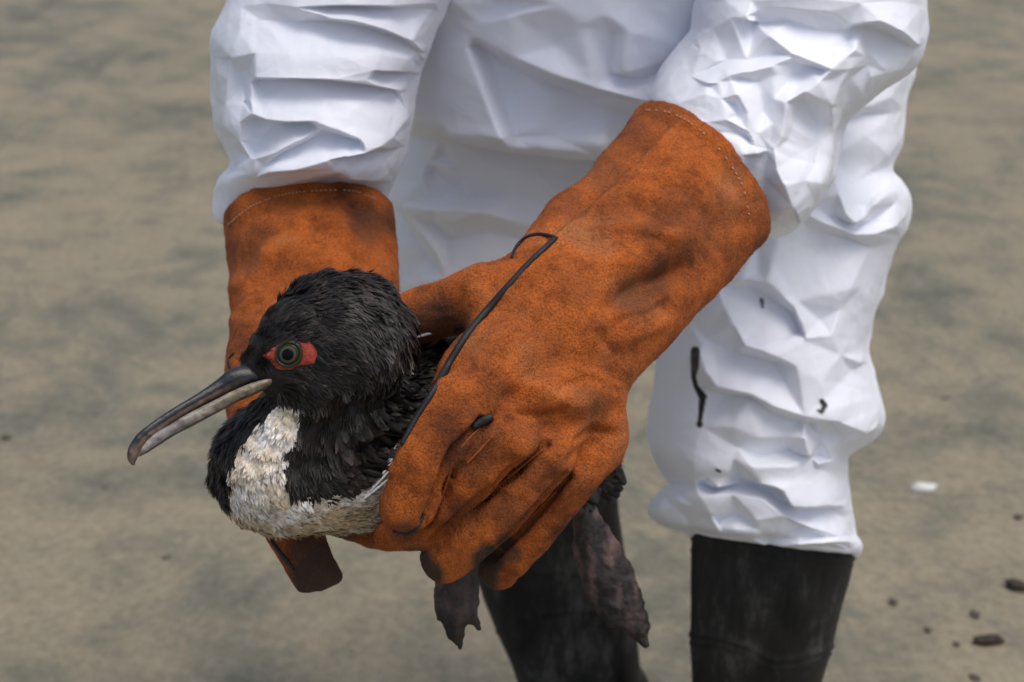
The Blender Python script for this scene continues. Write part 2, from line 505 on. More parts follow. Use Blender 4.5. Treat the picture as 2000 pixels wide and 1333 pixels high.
def cloth_piece(name, rows, lines, nu, nv, parent, gain=1.6, noise_amp=0.0040, soft=2, stain=None, cap=False):
    V, fc = loft(rows, nu, nv)
    P0 = V.reshape(-1, 3)
    px = PX(P0)
    L = [(r[0], r[1]) for r in rows]; R = [(r[2], r[3]) for r in rows]
    border = [tuple(p) for p in catmull(np.array(L, float), len(L) * 3)] + [tuple(p) for p in catmull(np.array(R, float), len(R) * 3)]
    H = fold_field(lines, border, px) if lines else np.zeros(len(px))
    H = H.reshape(nv, nu)
    wf = sstep(0.02, 0.35, fc)[None, :]
    # displacement
    cr = crumple(P0, 13.0).reshape(nv, nu)
    view = -P0 / np.linalg.norm(P0, axis=1, keepdims=True)
    Nn = vnormals(P0, grid_faces(nv, nu))
    if (np.einsum('ij,ij->i', Nn, view).reshape(nv, nu)[:, fc > 0.8]).mean() < 0: Nn = -Nn
    dirv = view * 0.8 + np.array([0, -0.12, 0])
    disp = dirv.reshape(nv, nu, 3) * (H * wf * 0.001 * gain)[..., None]
    back = (1 - wf)
    Nn = Nn.reshape(nv, nu, 3)
    amp = noise_amp * (0.25 + 1.5 * back)
    disp += Nn * (cr * amp)[..., None]
    D = V + disp
    for _ in range(soft):
        q = np.pad(D, ((1, 1), (0, 0), (0, 0)), mode='edge')
        D = 0.5 * D + 0.125 * (q[:-2] + q[2:] + np.roll(D, 1, 1) + np.roll(D, -1, 1))
    # small sharp wrinkles after softening
    fine = crumple(P0 * 1.0 + 3.3, 46.0).reshape(nv, nu) * 0.0011
    D = D + Nn * fine[..., None]
    st = np.zeros(len(px))
    if stain is not None: st = stain(px) * (np.repeat(wf, nv, 0).ravel() > 0.5)
    Fq = grid_faces(nv, nu)
    return mesh_obj(name, D.reshape(-1, 3), Fq, M['cloth'], parent, cols={'stain': st}), D

# torso with the hanging seat of the coverall
coverall = empty('coverall', (0, 0, 0)); coverall.parent = person
torso_rows = [(900, -1010, 1330, -1010, 1.10, .05), (700, -930, 1540, -930, 1.12, .10), (610, -780, 1640, -780, 1.16, .13), (650, -500, 1600, -500, 1.25, .14), (690, -220, 1560, -220, 1.36, .14),
              (730, 0, 1520, 0, 1.42, .135), (760, 130, 1480, 130, 1.45, .13), (785, 215, 1420, 225, 1.46, .12), (800, 255, 1350, 290, 1.465, .115), (830, 268, 1300, 318, 1.48, .09), (900, 270, 1240, 310, 1.50, .03)]
torso_lines = [
    [(870, 15, 4), (925, 66, 8), (1000, 103, 18), (1080, 135, 24), (1160, 160, 24), (1270, 192, 16), (1380, 230, 4)],
    [(930, 90, -8), (1000, 135, -8), (1080, 170, -6), (1160, 200, -4), (1250, 240, -4)],
    [(893, 46, 4), (915, 90, 10), (945, 165, 18), (983, 256, 26)],
    [(983, 260, 26), (930, 252, 18), (870, 240, 12), (818, 234, 4)],
    [(893, 50, 4), (868, 130, 9), (852, 225, 10)],
    [(838, 85, 0), (825, 160, 2)],
    [(1005, 265, 4), (960, 130, -6)],
    [(935, 42, 8), (1000, 22, 14), (1085, 0, 16), (1150, -30, 12)],
    [(935, 42, 8), (890, 0, 10), (850, -60, 6)],
    [(985, 10, 2), (955, 25, 4)],
    [(1245, 0, 10), (1220, 50, 18), (1210, 125, 20), (1222, 134, 19), (1270, 122, 12), (1340, 85, 8)],
    [(1200, 60, 8), (1195, 140, 8), (1260, 150, 4)],
    [(1090, 80, 12), (1140, 40, 18), (1180, 20, 16)],
    [(1075, 180, 0), (1070, 230, 4), (1080, 262, 4)], [(1160, 185, 0), (1185, 240, 4)],
    [(880, 262, 14), (1000, 287, 22), (1075, 300, 24), (1180, 300, 18)],
    [(1370, 10, 6), (1350, 100, 6)],
]
cloth_piece('torso', torso_rows, torso_lines, 420, 520, coverall, gain=1.9, noise_amp=0.002, soft=4)

# the leg behind the bird
legA_rows = [(800, 100, 1240, 120, 1.54, .10), (775, 200, 1210, 210, 1.53, .10), (768, 300, 1205, 300, 1.52, .10), (768, 420, 1205, 420, 1.52, .10), (776, 560, 1205, 560, 1.53, .095),
             (815, 700, 1210, 700, 1.56, .09), (855, 820, 1206, 815, 1.59, .09), (875, 885, 1200, 875, 1.61, .085), (890, 935, 1192, 915, 1.63, .075)]
legA_lines = [
    [(785, 250, 4), (838, 262, 8), (850, 290, 10), (838, 318, 8)],
    [(872, 262, 14), (850, 292, 10)],
    [(838, 318, 6), (880, 322, 12), (960, 318, 12), (1050, 340, 8)],
    [(780, 396, 10), (850, 404, 16), (900, 402, 18), (937, 404, 18)],
    [(845, 335, -4), (890, 368, -6), (925, 392, 0)],
    [(838, 318, 4), (828, 350, 6), (845, 390, 2)],
    [(937, 408, 18), (885, 432, 14), (858, 428, 12)],
    [(850, 440, -4), (880, 470, -6), (900, 450, -2)],
    [(937, 405, 18), (980, 420, 14), (1040, 436, 10)],
    [(1030, 470, 0), (960, 450, 0)],
    [(775, 405, -4), (800, 440, -6), (840, 505, -6)], [(800, 420, 8), (850, 490, 10), (870, 540, 6)],
    [(865, 300, 2), (905, 340, 4), (1000, 380, 6), (1100, 420, 4)],
    [(1080, 330, 4), (1110, 400, 10), (1100, 480, 4)],
]
cloth_piece('trouser_leg', legA_rows, legA_lines, 300, 300, coverall)

# the leg beside it
legB_rows = [(1330, -170, 1440, -185, 1.47, .01), (1300, -140, 1560, -150, 1.475, .06), (1275, -70, 1680, -75, 1.485, .09), (1265, 0, 1740, 0, 1.49, .10), (1260, 60, 1770, 60, 1.49, .10), (1262, 130, 1778, 130, 1.49, .105), (1262, 200, 1762, 200, 1.485, .105), (1262, 275, 1755, 275, 1.48, .105), (1262, 335, 1737, 333, 1.475, .10),
             (1265, 385, 1768, 385, 1.47, .105), (1268, 440, 1764, 440, 1.47, .105), (1278, 490, 1740, 490, 1.47, .10), (1292, 570, 1717, 570, 1.47, .10), (1296, 640, 1697, 635, 1.47, .10), (1286, 690, 1688, 690, 1.47, .10), (1276, 770, 1706, 760, 1.475, .10),
             (1274, 830, 1717, 815, 1.475, .10), (1280, 880, 1702, 850, 1.48, .10), (1300, 920, 1655, 886, 1.48, .095), (1316, 945, 1652, 920, 1.485, .09), (1290, 972, 1655, 965, 1.485, .09), (1275, 1000, 1660, 1010, 1.49, .09), (1300, 1022, 1662, 1045, 1.49, .09), (1345, 1032, 1674, 1066, 1.495, .085), (1352, 1040, 1668, 1080, 1.50, .08), (1365, 1030, 1650, 1066, 1.50, .07)]
legB_lines = [
    [(1640, 240, 4), (1690, 205, 14), (1740, 185, 12)],
    [(1640, 262, 6), (1690, 222, 0), (1742, 222, -2), (1748, 268, -2)],
    [(1630, 300, 12), (1690, 262, 10), (1735, 300, 8)],
    [(1628, 318, 12), (1636, 370, 16), (1650, 410, 20), (1670, 428, 24), (1682, 420, 22), (1700, 398, 16), (1732, 372, 14)],
    [(1660, 360, 4), (1672, 395, 8)], [(1688, 408, 2), (1712, 375, 2)],
    [(1580, 404, 2), (1630, 424, 0), (1670, 442, -4), (1700, 432, -4), (1748, 395, 2)],
    [(1578, 412, 12), (1615, 432, 14), (1665, 450, 16), (1710, 448, 18), (1750, 436, 16), (1765, 420, 8)],
    [(1570, 432, 6), (1610, 455, 0), (1655, 465, 0), (1640, 476, 4)],
    [(1700, 480, 8), (1680, 560, 8), (1692, 560, 4)],
    [(1520, 462, 10), (1508, 505, 12), (1496, 545, 16)],
    [(1480, 470, 4), (1480, 530, 4)],
    [(1400, 540, 10), (1450, 542, 13), (1496, 546, 16), (1525, 570, 14), (1548, 590, 16)],
    [(1412, 562, 6), (1470, 566, -4), (1510, 590, -6), (1550, 618, -6), (1565, 648, -2)],
    [(1408, 560, 12), (1415, 595, 13), (1434, 630, 15), (1455, 667, 20), (1480, 675, 20), (1512, 688, 19), (1545, 675, 15), (1572, 662, 12)],
    [(1460, 655, 12), (1520, 658, 12), (1570, 652, 10)],
    [(1340, 620, 6), (1380, 660, 2), (1440, 690, -3), (1510, 708, -2)],
    [(1548, 590, 16), (1560, 620, 15), (1572, 655, 14)],
    [(1555, 585, 6), (1600, 625, 0), (1640, 600, 4)],
    [(1660, 560, 14), (1640, 600, 14), (1620, 650, 14), (1640, 690, 12)],
    [(1512, 690, 19), (1555, 712, 17), (1603, 738, 19), (1612, 770, 18), (1625, 790, 20)],
    [(1520, 702, 2), (1520, 722, 0), (1480, 718, 2), (1400, 700, 4), (1372, 672, 6)],
    [(1640, 690, 8), (1662, 722, -2), (1640, 745, 6)],
    [(1640, 690, 12), (1680, 705, 10)],
    [(1368, 685, 12), (1380, 722, 16), (1402, 750, 20), (1440, 758, 20), (1463, 762, 20), (1505, 786, 18), (1570, 806, 19), (1628, 816, 20)],
    [(1372, 760, 0), (1420, 772, -4), (1465, 776, 0), (1510, 808, 2), (1560, 822, 4)],
    [(1340, 700, 4), (1350, 780, 2), (1370, 830, 4)],
    [(1628, 816, 20), (1600, 818, 16), (1575, 818, 14)],
    [(1625, 822, -2), (1640, 850, -8), (1648, 870, -6)], [(1582, 826, -2), (1600, 850, -2)],
    [(1570, 824, 12), (1570, 850, 15), (1580, 885, 17), (1595, 897, 17), (1625, 896, 10)],
    [(1640, 820, 16), (1690, 840, 14), (1710, 830, 10)],
    [(1460, 780, 8), (1430, 830, 10), (1440, 870, 6)], [(1500, 800, 2), (1530, 850, 6), (1480, 850, 10)],
    [(1480, 892, 0), (1540, 880, -5), (1595, 890, -3)],
    [(1600, 912, 12), (1540, 905, 14), (1470, 902, 18), (1472, 920, 20), (1482, 936, 22), (1510, 942, 22), (1530, 950, 22), (1560, 935, 18), (1600, 910, 12)],
    [(1475, 945, 0), (1520, 958, -2), (1540, 985, 0)],
    [(1528, 952, 22), (1545, 980, 24), (1580, 982, 22), (1620, 980, 20), (1648, 985, 10)],
    [(1560, 996, 2), (1620, 992, 2), (1645, 1010, 2)],
    [(1354, 895, 14), (1358, 930, 15), (1368, 962, 17), (1390, 1000, 14), (1412, 1040, 10)],
    [(1354, 895, 12), (1380, 925, 15), (1404, 944, 20), (1415, 925, 14), (1432, 892, 10)],
    [(1375, 945, 2), (1400, 955, -2), (1450, 945, -5), (1488, 956, -6), (1510, 970, -4)],
    [(1368, 962, 17), (1430, 960, 12), (1490, 968, 14), (1530, 1000, 16), (1580, 1024, 16), (1640, 1045, 10)],
    [(1440, 1000, 2), (1480, 1030, 10), (1500, 1050, 2)], [(1455, 985, 14), (1475, 1010, 16)], [(1400, 1015, 0), (1430, 1030, 10)], [(1560, 1030, 2), (1600, 1045, 4)],
    [(1285, 985, 4), (1330, 1000, -2), (1350, 1025, -4)], [(1300, 960, 6), (1350, 985, 10), (1375, 1010, 6)],
    [(1415, 1048, 8), (1470, 1046, 12), (1500, 1058, 2), (1520, 1050, 2), (1560, 1046, 6)],
    [(1510, 1066, 10), (1560, 1056, 14), (1620, 1052, 16), (1665, 1056, 8)],
]
def stains(px):
    s = np.zeros(len(px))
    def seg(a, b, wa, wb):
        nonlocal s
        a, b = np.array(a, float), np.array(b, float); ba = b - a
        t = np.clip(((px - a) @ ba) / (ba @ ba), 0, 1)
        d = np.linalg.norm(px - a - t[:, None] * ba, axis=1) - (wa + (wb - wa) * t)
        s = np.maximum(s, 1 - sstep(-1.5, 1.5, d))
    seg((1359, 684), (1358, 712), 9, 8); seg((1358, 712), (1355, 735), 8, 5); seg((1355, 735), (1360, 755), 5, 5); seg((1360, 755), (1373, 775), 5, 8)
    seg((1373, 775), (1367, 826), 7, 4); seg((1367, 826), (1367, 828), 6, 6)
    seg((1604, 776), (1610, 784), 5, 6); seg((1610, 784), (1604, 797), 5.5, 4); seg((1604, 797), (1598, 794), 4, 3)
    seg((1487, 586), (1489, 600), 3, 3); seg((1399, 911), (1406, 914), 2.5, 3); seg((1450, 488), (1452, 496), 4, 4)
    return s
cloth_piece('trouser_leg', legB_rows, legB_lines, 430, 560, coverall, stain=stains)

# sleeve that reaches down on the bird's far side
slA_rows = [(640, -860, 860, -880, 1.18, .05), (560, -780, 880, -780, 1.19, .085), (480, -500, 900, -500, 1.25, .09), (468, -200, 905, -200, 1.29, .09), (455, -40, 880, -40, 1.29, .09), (446, 5, 864, 5, 1.29, .09), (418, 68, 846, 50, 1.29, .09), (419, 110, 829, 100, 1.29, .09), (421, 150, 806, 142, 1.29, .085),
            (427, 200, 799, 190, 1.29, .085), (430, 245, 799, 228, 1.29, .085), (452, 295, 786, 290, 1.285, .08), (458, 328, 772, 325, 1.28, .075), (434, 352, 762, 352, 1.285, .062), (427, 388, 754, 378, 1.29, .046), (432, 424, 746, 398, 1.29, .034), (462, 438, 735, 425, 1.285, .030), (475, 480, 728, 470, 1.275, .028)]
slA_lines = [
    [(470, 10, 6), (520, 4, 8), (580, 10, 14), (660, 4, 16), (760, 6, 14), (850, 4, 6)],
    [(640, 12, 0), (700, 14, -6), (770, 18, -6), (840, 18, -2)],
    [(624, 22, 14), (640, 30, 16), (690, 33, 18), (745, 48, 18), (800, 73, 16), (822, 94, 10)],
    [(510, 40, 2), (580, 46, -1), (650, 45, -5), (720, 57, -6), (775, 74, -4), (815, 100, 2)],
    [(470, 30, 10), (500, 46, 4)],
    [(470, 60, 10), (454, 105, 14), (500, 98, 14), (570, 100, 14), (650, 95, 12), (740, 100, 12), (800, 110, 10)],
    [(500, 143, 20), (570, 144, 22), (650, 147, 21), (718, 150, 19), (716, 156, 18)],
    [(826, 112, 10), (822, 132, 12), (808, 136, 12), (765, 132, 16), (728, 129, 19), (718, 150, 19)],
    [(735, 137, -2), (770, 137, -6), (797, 140, -2)],
    [(716, 157, 17), (745, 164, 15), (776, 172, 13), (782, 150, 4)],
    [(508, 156, 2), (575, 151, 1), (650, 159, -3), (710, 168, -6), (765, 178, -5)],
    [(492, 160, 12), (490, 190, 17), (494, 214, 21), (515, 221, 19)],
    [(510, 185, 10), (525, 178, 6)],
    [(494, 214, 21), (520, 226, 19), (560, 231, 18), (610, 231, 16)],
    [(530, 190, 12), (570, 210, 14), (610, 230, 17), (655, 246, 18), (700, 264, 20), (712, 280, 22)],
    [(780, 180, 6), (798, 222, 8), (765, 262, 16), (738, 280, 20), (712, 291, 22), (676, 301, 18)],
    [(640, 190, 10), (700, 200, 12), (690, 240, 16)],
    [(500, 232, -2), (540, 242, -4), (600, 240, -4), (614, 246, 0)],
    [(612, 232, 16), (620, 248, 12), (585, 270, 14), (545, 290, 14), (500, 306, 12), (455, 335, 9)],
    [(510, 275, -2), (500, 290, 0)],
    [(630, 256, 0), (660, 266, -2), (700, 272, 4)],
    [(520, 322, 4), (570, 290, 0), (620, 268, -2)],
    [(525, 330, 12), (580, 325, 14), (640, 308, 16), (676, 298, 18)],
    [(674, 305, 6), (676, 325, 8), (690, 345, 10)], [(700, 300, -4), (740, 300, -6), (775, 290, 0)],
    [(440, 350, 6), (500, 342, 8), (560, 335, 9), (650, 326, 9)],
    [(450, 400, 4), (510, 372, 6), (570, 352, 7), (640, 336, 8), (660, 330, 8)],
    [(570, 366, -4), (650, 350, -6), (690, 352, -4)],
    [(455, 108, 14), (446, 150, 12), (442, 200, 12), (440, 240, 14), (468, 268, 14), (490, 305, 12)],
    [(452, 115, 6), (470, 140, 0), (487, 135, 2)], [(480, 200, -4), (475, 165, -4), (488, 148, 2)],
    [(470, 235, 14), (478, 200, 8), (488, 170, 6)], [(440, 240, 14), (470, 240, 14)],
    [(460, 315, 0), (480, 300, 2)],
]
cloth_piece('sleeve', slA_rows, slA_lines, 420, 560, coverall, gain=1.5, soft=2)

# sleeve that reaches over the bird
slB_rows = [(1420, -860, 1640, -900, 1.16, .05), (1400, -760, 1720, -790, 1.17, .085), (1380, -480, 1800, -500, 1.23, .09), (1372, -200, 1815, -220, 1.28, .09), (1372, -40, 1808, -50, 1.28, .09), (1366, 20, 1800, 5, 1.28, .09), (1360, 68, 1796, 84, 1.28, .09), (1325, 105, 1772, 130, 1.28, .09), (1290, 150, 1700, 190, 1.275, .09),
            (1274, 188, 1640, 238, 1.27, .09), (1278, 205, 1626, 300, 1.26, .085), (1290, 215, 1612, 355, 1.25, .08), (1300, 225, 1562, 426, 1.245, .066), (1310, 245, 1508, 461, 1.24, .05), (1300, 270, 1450, 450, 1.225, .032), (1270, 310, 1420, 470, 1.205, .028)]
slB_lines = [
    [(1360, 70, 6), (1395, 50, 12), (1430, 30, 16), (1460, 25, 18), (1472, 38, 17), (1500, 62, 17), (1545, 97, 19), (1590, 115, 20), (1622, 128, 22)],
    [(1478, 30, 2), (1476, 45, -6), (1490, 50, -4), (1540, 45, 0), (1600, 60, 2), (1650, 60, 0)],
    [(1480, 20, 8), (1470, 0, 10), (1420, 0, 10)],
    [(1500, 10, 10), (1580, 15, 14), (1640, 40, 6)],
    [(1570, -10, 16), (1620, 20, 14), (1655, 47, 8)],
    [(1560, 70, 6), (1620, 90, 8), (1650, 90, 4), (1662, 60, -4)],
    [(1660, 47, 10), (1690, 40, 16), (1720, 35, 20), (1760, 55, 20), (1792, 84, 12)],
    [(1680, 0, 16), (1712, 25, 18)], [(1735, 0, 8), (1726, 34, 18)],
    [(1665, 55, -4), (1670, 90, 14), (1650, 105, 18), (1622, 128, 22)],
    [(1690, 55, -10), (1740, 75, -14), (1775, 95, -8)],
    [(1690, 95, -6), (1693, 130, -6), (1690, 190, 2)],
    [(1622, 128, 22), (1600, 150, 21), (1570, 172, 20), (1537, 192, 20)],
    [(1690, 110, 0), (1660, 130, 14), (1640, 165, 14), (1628, 200, 16)],
    [(1660, 150, -2), (1650, 185, -4), (1640, 210, 0)],
    [(1700, 150, 2), (1730, 140, 2)],
    [(1550, 118, 10), (1580, 130, 4), (1600, 135, 6)], [(1545, 150, 4), (1560, 160, 8)],
    [(1425, 142, 18), (1460, 135, 18), (1510, 122, 18), (1545, 108, 19)],
    [(1410, 130, 8), (1460, 115, 8), (1520, 100, 10)], [(1362, 72, 12), (1370, 95, 10), (1400, 120, 6)],
    [(1425, 142, 18), (1440, 180, 16), (1460, 220, 12), (1480, 260, 6), (1497, 294, -4)],
    [(1515, 140, 15), (1512, 190, 12), (1508, 240, 8), (1500, 284, 0)],
    [(1480, 160, 6), (1490, 220, 2)],
    [(1535, 194, 20), (1532, 230, 16), (1526, 265, 12), (1512, 292, 6)],
    [(1550, 196, 6), (1555, 215, 2), (1545, 250, 6), (1538, 270, 4)],
    [(1572, 200, 0), (1590, 240, 0), (1595, 280, 0)],
    [(1622, 150, 14), (1624, 200, 17), (1626, 250, 16), (1622, 300, 15), (1618, 335, 16), (1612, 352, 18)],
    [(1497, 296, -4), (1515, 325, 8), (1530, 352, 15), (1545, 395, 18), (1562, 425, 22)],
    [(1530, 350, 13), (1570, 348, 10), (1612, 353, 18)],
    [(1500, 310, -4), (1492, 350, -4), (1488, 420, 0)], [(1545, 310, 0), (1590, 320, 0)],
    [(1562, 425, 20), (1590, 390, 16), (1612, 353, 17)],
    [(1385, 160, 14), (1375, 180, 12), (1390, 200, 10)], [(1402, 155, 14), (1410, 190, 12), (1430, 220, 8)],
    [(1330, 200, 4), (1380, 212, 8), (1420, 232, 9), (1455, 252, 8), (1470, 285, 4)],
    [(1432, 205, 2), (1440, 225, 2)], [(1440, 262, 0), (1465, 275, -4)],
    [(1455, 302, 8), (1480, 300, 4)], [(1460, 308, -6), (1485, 306, -6)],
    [(1310, 180, 4), (1370, 165, 4), (1440, 150, 8)], [(1350, 150, 2), (1420, 118, 2)],
]
cloth_piece('sleeve', slB_rows, slB_lines, 440, 560, coverall, gain=1.35, soft=3)

# ------------------------------------------------------------------ gauntlets
def bbox_cs(rows, pad):
    P = np.array([Cx(a, b, c) for a, b, c, r in rows]); r = max(r * c / FPX for a, b, c, r in rows)
    return P.min(0) - r - pad, P.max(0) + r + pad
def plane(p, n):
    n = np.array(n, float); n /= np.linalg.norm(n)
    return lambda P: (P - p) @ n
def near_line(px, pts, wd):
    d = np.full(len(px), 1e9)
    pts = np.array(pts, float)
    for a, b in zip(pts[:-1], pts[1:]):
        ba = b - a; t = np.clip(((px - a) @ ba) / (ba @ ba + 1e-9), 0, 1)
        d = np.minimum(d, np.linalg.norm(px - a - t[:, None] * ba, axis=1))
    return d / wd
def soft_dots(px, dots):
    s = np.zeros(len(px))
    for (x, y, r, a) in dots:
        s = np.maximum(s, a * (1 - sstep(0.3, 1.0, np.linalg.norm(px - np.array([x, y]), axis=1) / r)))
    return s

def finish_glove(name, f, lo, hi, h, lines, dots, parent):
    V, Fq = surface(f, lo, hi, h)
    V = relax(V, Fq, 2)
    Nn = vnormals(V, Fq); px = PX(V)
    front = sstep(0.0, 0.35, np.einsum('ij,ij->i', Nn, -V / np.linalg.norm(V, axis=1, keepdims=True)))
    dis = 0.0030 * fbm(V * 17, 3) + 0.0006 * perlin(V * 160)
    for pts, wd, amp in lines:
        q = near_line(px, pts, wd)
        dis += front * amp * 0.0016 * np.exp(-q * q)
    V = V + Nn * dis[:, None]
    V = relax(V, Fq, 1, 0.4)
    dirt_shade = soft_dots(px, dots) 
    o = mesh_obj(name, V, Fq, M['leather'], parent, cols={'dirt_shade': dirt_shade})
    return o, V, Fq
def fuzz(o, V, Fq, parent, n, L=0.0016):
    """short leather nap standing off the surface"""
    tri = np.concatenate([Fq[:, [0, 1, 2]], Fq[:, [0, 2, 3]]])
    A = np.linalg.norm(np.cross(V[tri[:, 1]] - V[tri[:, 0]], V[tri[:, 2]] - V[tri[:, 0]]), axis=1)
    t = tri[rng.choice(len(tri), n, p=A / A.sum())]
    u, v = rng.random(n), rng.random(n); m = u + v > 1; u[m], v[m] = 1 - u[m], 1 - v[m]
    Nn = vnormals(V, Fq)
    P = V[t[:, 0]] + u[:, None] * (V[t[:, 1]] - V[t[:, 0]]) + v[:, None] * (V[t[:, 2]] - V[t[:, 0]])
    nn = Nn[t[:, 0]]
    dr = nn * 0.75 + rng.normal(size=(n, 3)) * 0.5; dr /= np.linalg.norm(dr, axis=1, keepdims=True)
    sd = np.cross(dr, rng.normal(size=(n, 3))); sd /= np.linalg.norm(sd, axis=1, keepdims=True)
    ln = L * rng.uniform(0.4, 1.1, n)[:, None]
    Q = np.stack([P - sd * 0.00012, P + sd * 0.00012, P + dr * ln], 1).reshape(-1, 3)
    F3 = np.arange(3 * n).reshape(n, 3)
    me_d = o.data.color_attributes['dirt_shade'].data
    dv = np.empty(len(V) * 4, np.float32); me_d.foreach_get('color', dv); dv = dv.reshape(-1, 4)[:, 0]
    q = mesh_obj('leather_nap', Q, F3, M['leather'], o, cols={'dirt_shade': np.repeat(dv[t[:, 0]], 3)})
    q['kind'] = 'stuff'
def piping(bvh, pts, r_px, parent, name='seam_piping', sink=0.7, m=40, mat='piping', nudge=(5, 3), jump=0.013):
    P = catmull(np.array(pts, float), m)
    Q = []
    for (x, y) in P:
        for k in range(10):                                # stay on the same panel near its edge
            h, n = hit(bvh, x + nudge[0] * k, y + nudge[1] * k)
            if h is None: continue
            q = h + n * (r_px * 0.001 * (1 - sink))
            if Q and np.linalg.norm(q - Q[-1]) > jump: continue
            Q.append(q); break
    if len(Q) < 3: return None
    Q = np.array(Q)
    for _ in range(6): Q[1:-1] = 0.5 * Q[1:-1] + 0.25 * (Q[:-2] + Q[2:])
    t = np.linspace(0, 1, len(Q))
    V, F = tube(Q, r_px * 0.001 * (0.45 + 0.55 * np.sin(np.pi * np.clip(0.12 + 0.76 * t, 0, 1))), 8)
    return mesh_obj(name, V, F, M[mat], parent)
def stitches(bvh, pts, n, parent, r=0.0005, keep=1.0):
    P = catmull(np.array(pts, float), n * 2)
    Vs, Fs = [], []
    for k in range(n):
        if random.random() > keep: continue
        a, na = hit(bvh, *P[2 * k]); b, nb = hit(bvh, *P[min(2 * k + 1, len(P) - 1)])
        if a is None or b is None: continue
        V, F = tube(np.array([a + na * 0.0002, (a + b) / 2 + na * 0.0007, b + nb * 0.0002]), r, 5)
        off = sum(len(v) for v in Vs)
        Vs.append(V); Fs += [tuple(i + off for i in f) for f in F]
    if Vs:
        o = mesh_obj('cuff_stitching', np.concatenate(Vs), Fs, M['thread'], parent)

# gauntlet gripping the bird's near flank
nH = (0.22, 0.25, -0.94)
arm = [(1470, 225, 1.25, 176), (1385, 325, 1.205, 176), (1290, 440, 1.155, 172), (1190, 555, 1.105, 166), (1105, 660, 1.065, 158), (1062, 725, 1.052, 148)]
f_arm = pchain(arm, nH, 0.66)
f_knuck = pchain([(935, 740, 1.045, 80), (1140, 850, 1.065, 88)], nH, 0.75)
f_idx = pchain([(1000, 700, 1.035, 72), (905, 792, 1.012, 65), (830, 900, 1.002, 58), (797, 984, 1.008, 56)])
f_mid = pchain([(1042, 770, 1.035, 60), (985, 860, 1.013, 54), (908, 948, 1.018, 46), (838, 1032, 1.04, 40), (762, 1046, 1.06, 28)])
f_rng = pchain([(1100, 815, 1.045, 58), (1075, 898, 1.026, 48), (1002, 982, 1.028, 46), (925, 1050, 1.035, 47), (868, 1090, 1.05, 46)])
f_pky = pchain([(1152, 850, 1.06, 56), (1130, 925, 1.048, 44), (1066, 1014, 1.056, 36), (1002, 1090, 1.06, 40), (976, 1110, 1.07, 38)])
f_thb = pchain([(1060, 590, 1.075, 84), (945, 578, 1.085, 66), (860, 602, 1.10, 54), (790, 626, 1.115, 50)])
f_web = union([pchain([(1020, 560, 1.085, 60), (950, 640, 1.075, 40)]), pchain([(1130, 470, 1.13, 92), (1075, 520, 1.105, 78)])], 0.01)
fing = union([f_idx, f_mid, f_rng, f_pky], 0.0014)
def plane3(a, b, c, away):
    n = np.cross(b - a, c - a); n /= np.linalg.norm(n)
    if (away - a) @ n > 0: n = -n
    return plane(a, n)
f_cut = plane3(Cx(1252, 212, 1.205), Cx(1462, 478, 1.205), Cx(1432, 288, 1.158), Cx(1190, 555, 1.105))
f_in = pchain([(1480, 215, 1.25, 168), (1385, 325, 1.205, 167), (1290, 440, 1.155, 150)], nH, 0.64)
def f_gl(P):
    body = smin(smin(f_arm(P), f_knuck(P), 0.02), smin(f_thb(P), f_web(P), 0.012), 0.014)
    d = smin(body, fing(P), 0.007)
    d = np.maximum(d, f_cut(P))
    return np.maximum(d, -f_in(P))
lo, hi = bbox_cs(arm, 0.0)
lo = np.array([Cx(700, 0, 1.05)[0], Cx(0, 1200, 1.1)[1], 0.93]); hi = np.array([Cx(1540, 0, 1.22)[0], Cx(0, 140, 1.22)[1], 1.32])
